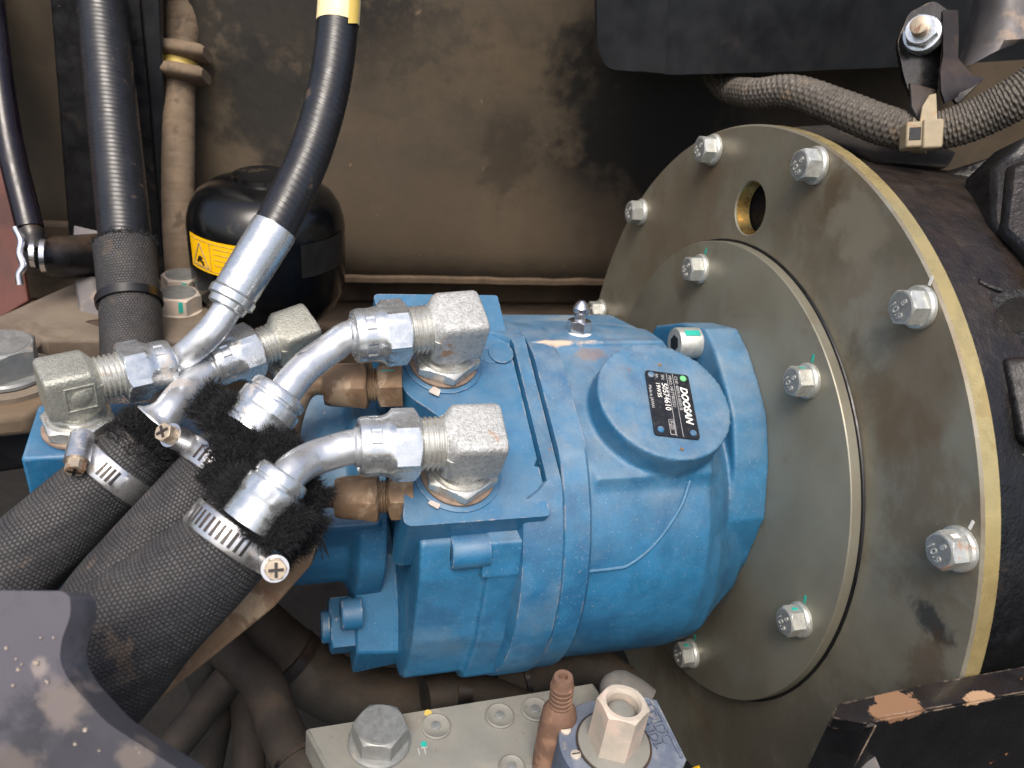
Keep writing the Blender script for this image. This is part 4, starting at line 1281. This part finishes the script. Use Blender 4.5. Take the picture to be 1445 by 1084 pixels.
# ---- more of the housing: dusty ledge, flank wedge and cover box
make('top_ledge', slab([PX(1115, 178, .60), PX(1200, 172, .575), PX(1300, 186, .545), PX(1352, 214, .53), PX(1340, 236, .515), PX(1256, 228, .53), PX(1190, 205, .56)], Vector((.002, .01, -.006))), m_ledge, fh, bevel=.0025)
make('flank_wedge', slab([PX(1256, 234, .53), PX(1345, 238, .52), PX(1450, 205, .50), PX(1560, 200, .50), PX(1560, 420, .47), PX(1392, 330, .505), PX(1310, 298, .52)], back * .05), m_cast, fh, bevel=.004)
make('side_cover', slab([PX(1402, 235, .455), PX(1450, 190, .45), PX(1560, 180, .44), PX(1560, 470, .388), PX(1400, 318, .438)], back * .03), m_cast, fh, bevel=.003)
make('cover_flange', slab([PX(1428, 232, .446), PX(1560, 190, .435), PX(1560, 455, .386), PX(1416, 328, .430)], back * .01), m_cast, fh, bevel=.003)
make('cast_seam', tube([PX(1380, 398, .409), PX(1410, 410, .4085), PX(1460, 416, .411)], .0018, 10, 6), m_cast, fh)
make('lifting_hole_boss', tube([PX(1432, 446, .412), PX(1432, 446, .398)], .013, 28, 3), m_cast, fh)
make('lifting_hole', tube([PX(1436, 444, .410), PX(1436, 444, .3968)], .0085, 28, 3), m_dark, fh)
for pts in ([(1418, 506, .388), (1520, 498, .385), (1520, 650, .372), (1440, 622, .379)],):
    px_slab(pts, .45, back * .012, .003, m_cast, 'cast_pad', fh)

# ================================================================== below the pump
zb = -.080
def ZB(x, y, dz=0):
    return ON(x, y, 2, zb + dz)
vb = thing('valve_block', 'grey-green steel valve block with plugs lying below the pump', 'valve block', Vector((-.2, -.12, zb - .06)))
make('block_body', slab([ZB(430, 1029), ZB(838, 964), ZB(870, 1010), ZB(1000, 1200), ZB(520, 1200)], Vector((0, 0, -.06))), m_block, vb, bevel=.0015)
def plug(px, r):
    o_ = ZB(*px)
    p_ = make('socket_plug', polar(o_, EZ, [(-.001, r * 1.08), (.0002, r * 1.08), (.0003, r), (.0014, r), (.0020, r * .90), (.0015, r * .80), (.0012, r * .42)], 40), m_block, vb)
    make('plug_socket', polar(o_, EZ, [(.0010, hexr(r * .62)), (.0019, hexr(r * .62)), (.0021, hexr(r * .5))], 36), m_greybolt, p_)
for q, r in (((615, 1027), .0082), (((705, 1012)), .0082), (((755, 1003)), .0082), ((722, 1084), .007)):
    plug(q, r)
bb = bolt(vb, ZB(535, 1048), EZ, .0255, .0120, .0165, rot=.25, mark=False, m=m_greybolt)
text('stamped_number', '1T', ZB(588, 1066, .0002), EX, EY, .006, m_greyink, vb, .0002)
for q, mm, r in (((604, 1006), m_yellow3, .0022), ((598, 1050), m_teal, .0018), ((607, 1040), m_yellow3, .0015)):
    make('paint_spot', polar(ZB(*q), EZ, [(0, r), (.0003, r * .9)], 12), mm, vb)
# brown rubber boot
bo = PX(782, 1070, .43)
be = PX(795, 955, .402)
axb = (be - bo).normalized()
L = (be - bo).length
bt_ = thing('rubber_boot', 'tapered brown rubber boot standing on the grey valve block', 'rubber boot', bo)
rows = [(-.012, .0112), (0, .0112), (L * .38, .0100), (L * .55, .0090), (L * .60, .0086), (L * .66, .0066)]
for i in range(5):
    h = L * .68 + i * L * .05
    rows += [(h, .0058), (h + L * .02, .0060), (h + L * .03, .0056)]
rows += [(L * .96, .0054), (L, .0046), (L, .0024), (L * .95, .002)]
make('boot_body', polar(bo, axb, rows, 40), m_boot, bt_)
# navy solenoid cover with hex fitting
sv = thing('solenoid_cover', 'dusty navy cast cover with raised lettering round a pale hollow hex fitting', 'valve cover', PX(870, 1084, .41))
zc = PX(870, 1050, .405).z
def ZC(x, y, dz=0):
    return ON(x, y, 2, zc + dz)
ctr = ZC(862, 1050)
rr = .0262
poly = []
ang = []
# round on the camera-left side, square wing to the right
P0 = [ZC(905, 985), ZC(926, 990), ZC(968, 1070), ZC(945, 1084)]
circ_ = []
for i in range(26):
    a = R_(60 + 240 * i / 25)
    circ_.append(ctr + EX * math.cos(a) * rr + EY * math.sin(a) * rr)
outline = [ZC(900, 982)] + circ_ + [ZC(955, 1100), ZC(969, 1072), ZC(927, 988)]
cv = make('cover', slab(outline, Vector((0, 0, -.03))), m_navy, sv, bevel=.0016, sharp=30)
make('recess', polar(ctr + EX * .0015, EZ, [(-.001, .0192), (.0006, .0192), (.0007, .0180)], 48), m_black, cv)
make('base_washer', polar(ctr + EX * .0015, EZ, [(.0004, .0182), (.0012, .0180), (.0016, .017)], 48), m_block, cv)
ho = ctr + EX * .001 - EZ * .0
hx = (EZ + EX * .02 + EY * .05).normalized()
hexg = polar(ho, hx, [(.0012, hexr(.0225))] + hexrows(.004, .0285, .0225, False, True) + [(.0285, .0088), (.0265, .0078), (.018, .0076)], 60, EX * .5 + EY)
hn = make('hex_fitting', hexg, m_dustnut, sv, sharp=25)
make('ball', polar(ho, hx, [(.020, .0076), (.0225, .0072), (.0240, .0058), (.0248, .0030)], 32), m_block, hn)
for q in ((798, 1031), (812, 1066)):
    s1 = make('slotted_screw', polar(ZC(*q), EZ, [(0, .0026), (.0010, .0026), (.0014, .002)], 20), m_dustnut, cv)
    make('screw_slot', box(ZC(*q), EX, EY, EZ, -.002, .002, -.0003, .0003, .0013, .0016), m_black, cv)
e1, e2 = ZC(914, 990), ZC(962, 1066)
dd = (e2 - e1).normalized()
pp = EZ.cross(dd)
rim_ = make('raised_border', tube([ZC(896, 993, .0004), ZC(920, 991, .0004), ZC(962, 1070, .0004)], .0008, 10, 8), m_navy, cv)
text('raised_lettering', 'LDIDC', ZC(904, 995, .0002), dd, pp, .0085, m_navy, cv, .0007)
text('raised_lettering', 'NDL', ZC(905, 1022, .0002), dd, pp, .0075, m_navy, cv, .0007)
make('yellow_tag', box(PX(980, 1094, .41), DIR(1, .4, 0), DIR(0, 1, 0), DIR(0, 0, 1), -.003, .003, -.004, .003, -.002, 0), m_yellow, sv)
gp = thing('round_cap', 'grey rounded cap behind the hex fitting', 'cap', PX(880, 980, .45))
make('cap_body', tube([PX(851, 962, .457), PX(858, 966, .455), PX(870, 973, .454), PX(890, 986, .452), PX(908, 1000, .450)], [.002, .0085, .0115, .0122, .0122], 32, 6), m_greyrub, gp)
# hoses in the dark below
def dark_hose(label, pts, rad, m, bands=(), grp=None):
    t = thing('lower_hose', label, 'hose', PX(*pts[0]))
    make('hose', tube([PX(*p) for p in pts], rad, 28, 10), m, t)
    for p, q, r in bands:
        make('band', tube([PX(*p), PX(*q)], r, 28, 3), m_black, t)
    return t
dark_hose('fat dark hose with a joint curving below the pump', [(290, 830, .54), (350, 880, .54), (410, 930, .545), (480, 975, .55), (560, 990, .56), (650, 985, .57), (720, 975, .58)], .0215, m_dustrub, [((405, 926, .541), (416, 936, .543), .0222)])
dark_hose('thin brown dusty hose running down beside the grey valve block', [(300, 890, .50), (340, 935, .495), (372, 965, .485), (392, 1020, .47), (420, 1075, .45), (460, 1110, .44)], .0125, m_brownhose, [((418, 1068, .4515), (421, 1074, .45), .0132)])
dark_hose('thin slanting dark hose crossing the gap beside the front sleeve', [(330, 950, .52), (300, 985, .515), (260, 1035, .505), (200, 1110, .49)], .0105, m_dustrub)
dark_hose('pale dusty upright hose in the dark gap', [(285, 900, .53), (292, 950, .535), (300, 1000, .545), (280, 1110, .55)], .0135, m_dustrub)
dark_hose('short brownish hose standing behind the thin brown one', [(345, 960, .53), (350, 1020, .535), (352, 1110, .54)], .0105, m_brownhose)
dark_hose('grey pipe lying under the blue casing', [(700, 965, .56), (780, 945, .57), (840, 940, .575), (880, 965, .58)], .0135, m_dustrub, [((735, 958, .562), (741, 956, .563), .0145)])
dark_hose('black hose with collar under the rear of the pump', [(600, 985, .52), (650, 975, .53), (700, 985, .54), (760, 1010, .55)], .0120, m_rubber and m_dustrub, [((640, 976, .528), (660, 975, .531), .0132)])
# rusty flat bar under the front sleeve
rb = px_slab([(300, 815, .385), (455, 750, .385), (436, 800, .385), (385, 858, .384), (170, 1032, .376), (100, 1020, .376)], .385, back * .006, .001, m_brown, 'flat_bar')
tag(rb, 'rusty brown flat bar under the front woven sleeve', 'flat bar')
# near brackets
fp = [(-60, 833), (88, 834), (99, 842), (100, 868), (86, 905), (84, 935), (98, 962), (150, 1020), (205, 1055), (290, 1110), (-60, 1110)]
ns = px_slab(fp, .27, DIR(.25, -.3, -.9) * .012, .003, m_sheet, 'guard_sheet', None, .004)
mud_n = (DIR(0, 0, 1))
for (x, y, r, sd_) in ((50, 936, .0008, 7), (18, 968, .0004, 8), (120, 1030, .0006, 9), (75, 900, .0003, 11), (8, 915, .0004, 12), (140, 1060, .0003, 13), (66, 962, .0005, 15), (22, 930, .0003, 16), (105, 1050, .0004, 17), (57, 900, .0003, 19), (30, 938, .0003, 20), (25, 945, .0005, 21)):
    c_ = PX(x, y, .2694)
    def f(a, r=r, sd_=sd_):
        d_ = lambda q, w: noise.noise(Vector((math.cos(a) * q, math.sin(a) * q, sd_ * 3.1))) * w
        return r * max(.2, 1 + d_(1.2, .9) + d_(4, .5) + d_(9, .35)) * (1.35 if abs(math.cos(a + .4)) > .8 and r > .002 else 1)
    hh_ = .0007 * min(1, r / .003)
    make('dried_mud', polar(c_, mud_n, [(-.002, f), (.0001, f), (hh_ * .6, lambda a, f=f: f(a) * .82), (hh_, lambda a, f=f: f(a) * .4), (hh_ * .8, lambda a, f=f: f(a) * .1)], 56), m_mud, ns)
tag(ns, 'dark grey painted sheet with mud spatter in the lower left foreground', 'guard sheet')
# black angle bracket, lower right
ab = thing('angle_bracket', 'black painted angle bracket with chipped corner in front of the round plate', 'bracket', PX(1300, 1080, .36))
zt = PX(1300, 990, .345).z
top = [ON(x, y, 2, zt) for x, y in ((1176, 1000), (1183, 990), (1300, 966), (1460, 938), (1600, 915), (1600, 950), (1460, 975), (1310, 1000), (1225, 1016), (1216, 1040), (1200, 1045), (1172, 1040))]
tp = [(1172, 1012), (1182, 994), (1300, 967), (1460, 938), (1600, 912), (1600, 948), (1460, 974), (1300, 1002), (1232, 1014), (1222, 1022)]
make('top_flange', slab(round_poly([ON(x, y, 2, zt) for x, y in tp], .002), Vector((0, 0, -.006))), m_black_chip, ab, bevel=.0012)
fpts = [ON(1222, 1021, 2, zt - .0012), ON(1234, 1016, 2, zt - .0012), ON(1600, 950, 2, zt - .0012)]
dn = Vector((0, 0, -.10))
make('front_web', slab([fpts[0], fpts[1], fpts[2], fpts[2] + dn, fpts[0] + dn], Vector((0, .006, 0))), m_black_chip, ab, bevel=.001)
e_ = [ON(1172, 1013, 2, zt - .0015), ON(1222, 1024, 2, zt - .0015)]
make('side_web', slab([e_[0], e_[1], e_[1] + dn, e_[0] + dn], Vector((.006, 0, 0))), m_black_chip, ab, bevel=.001)
px_slab([(1188, 1048, .352), (1226, 1046, .350), (1245, 1090, .348), (1205, 1090, .352)], .35, back * .001, .0003, m_silver, 'bare_patch', ab)
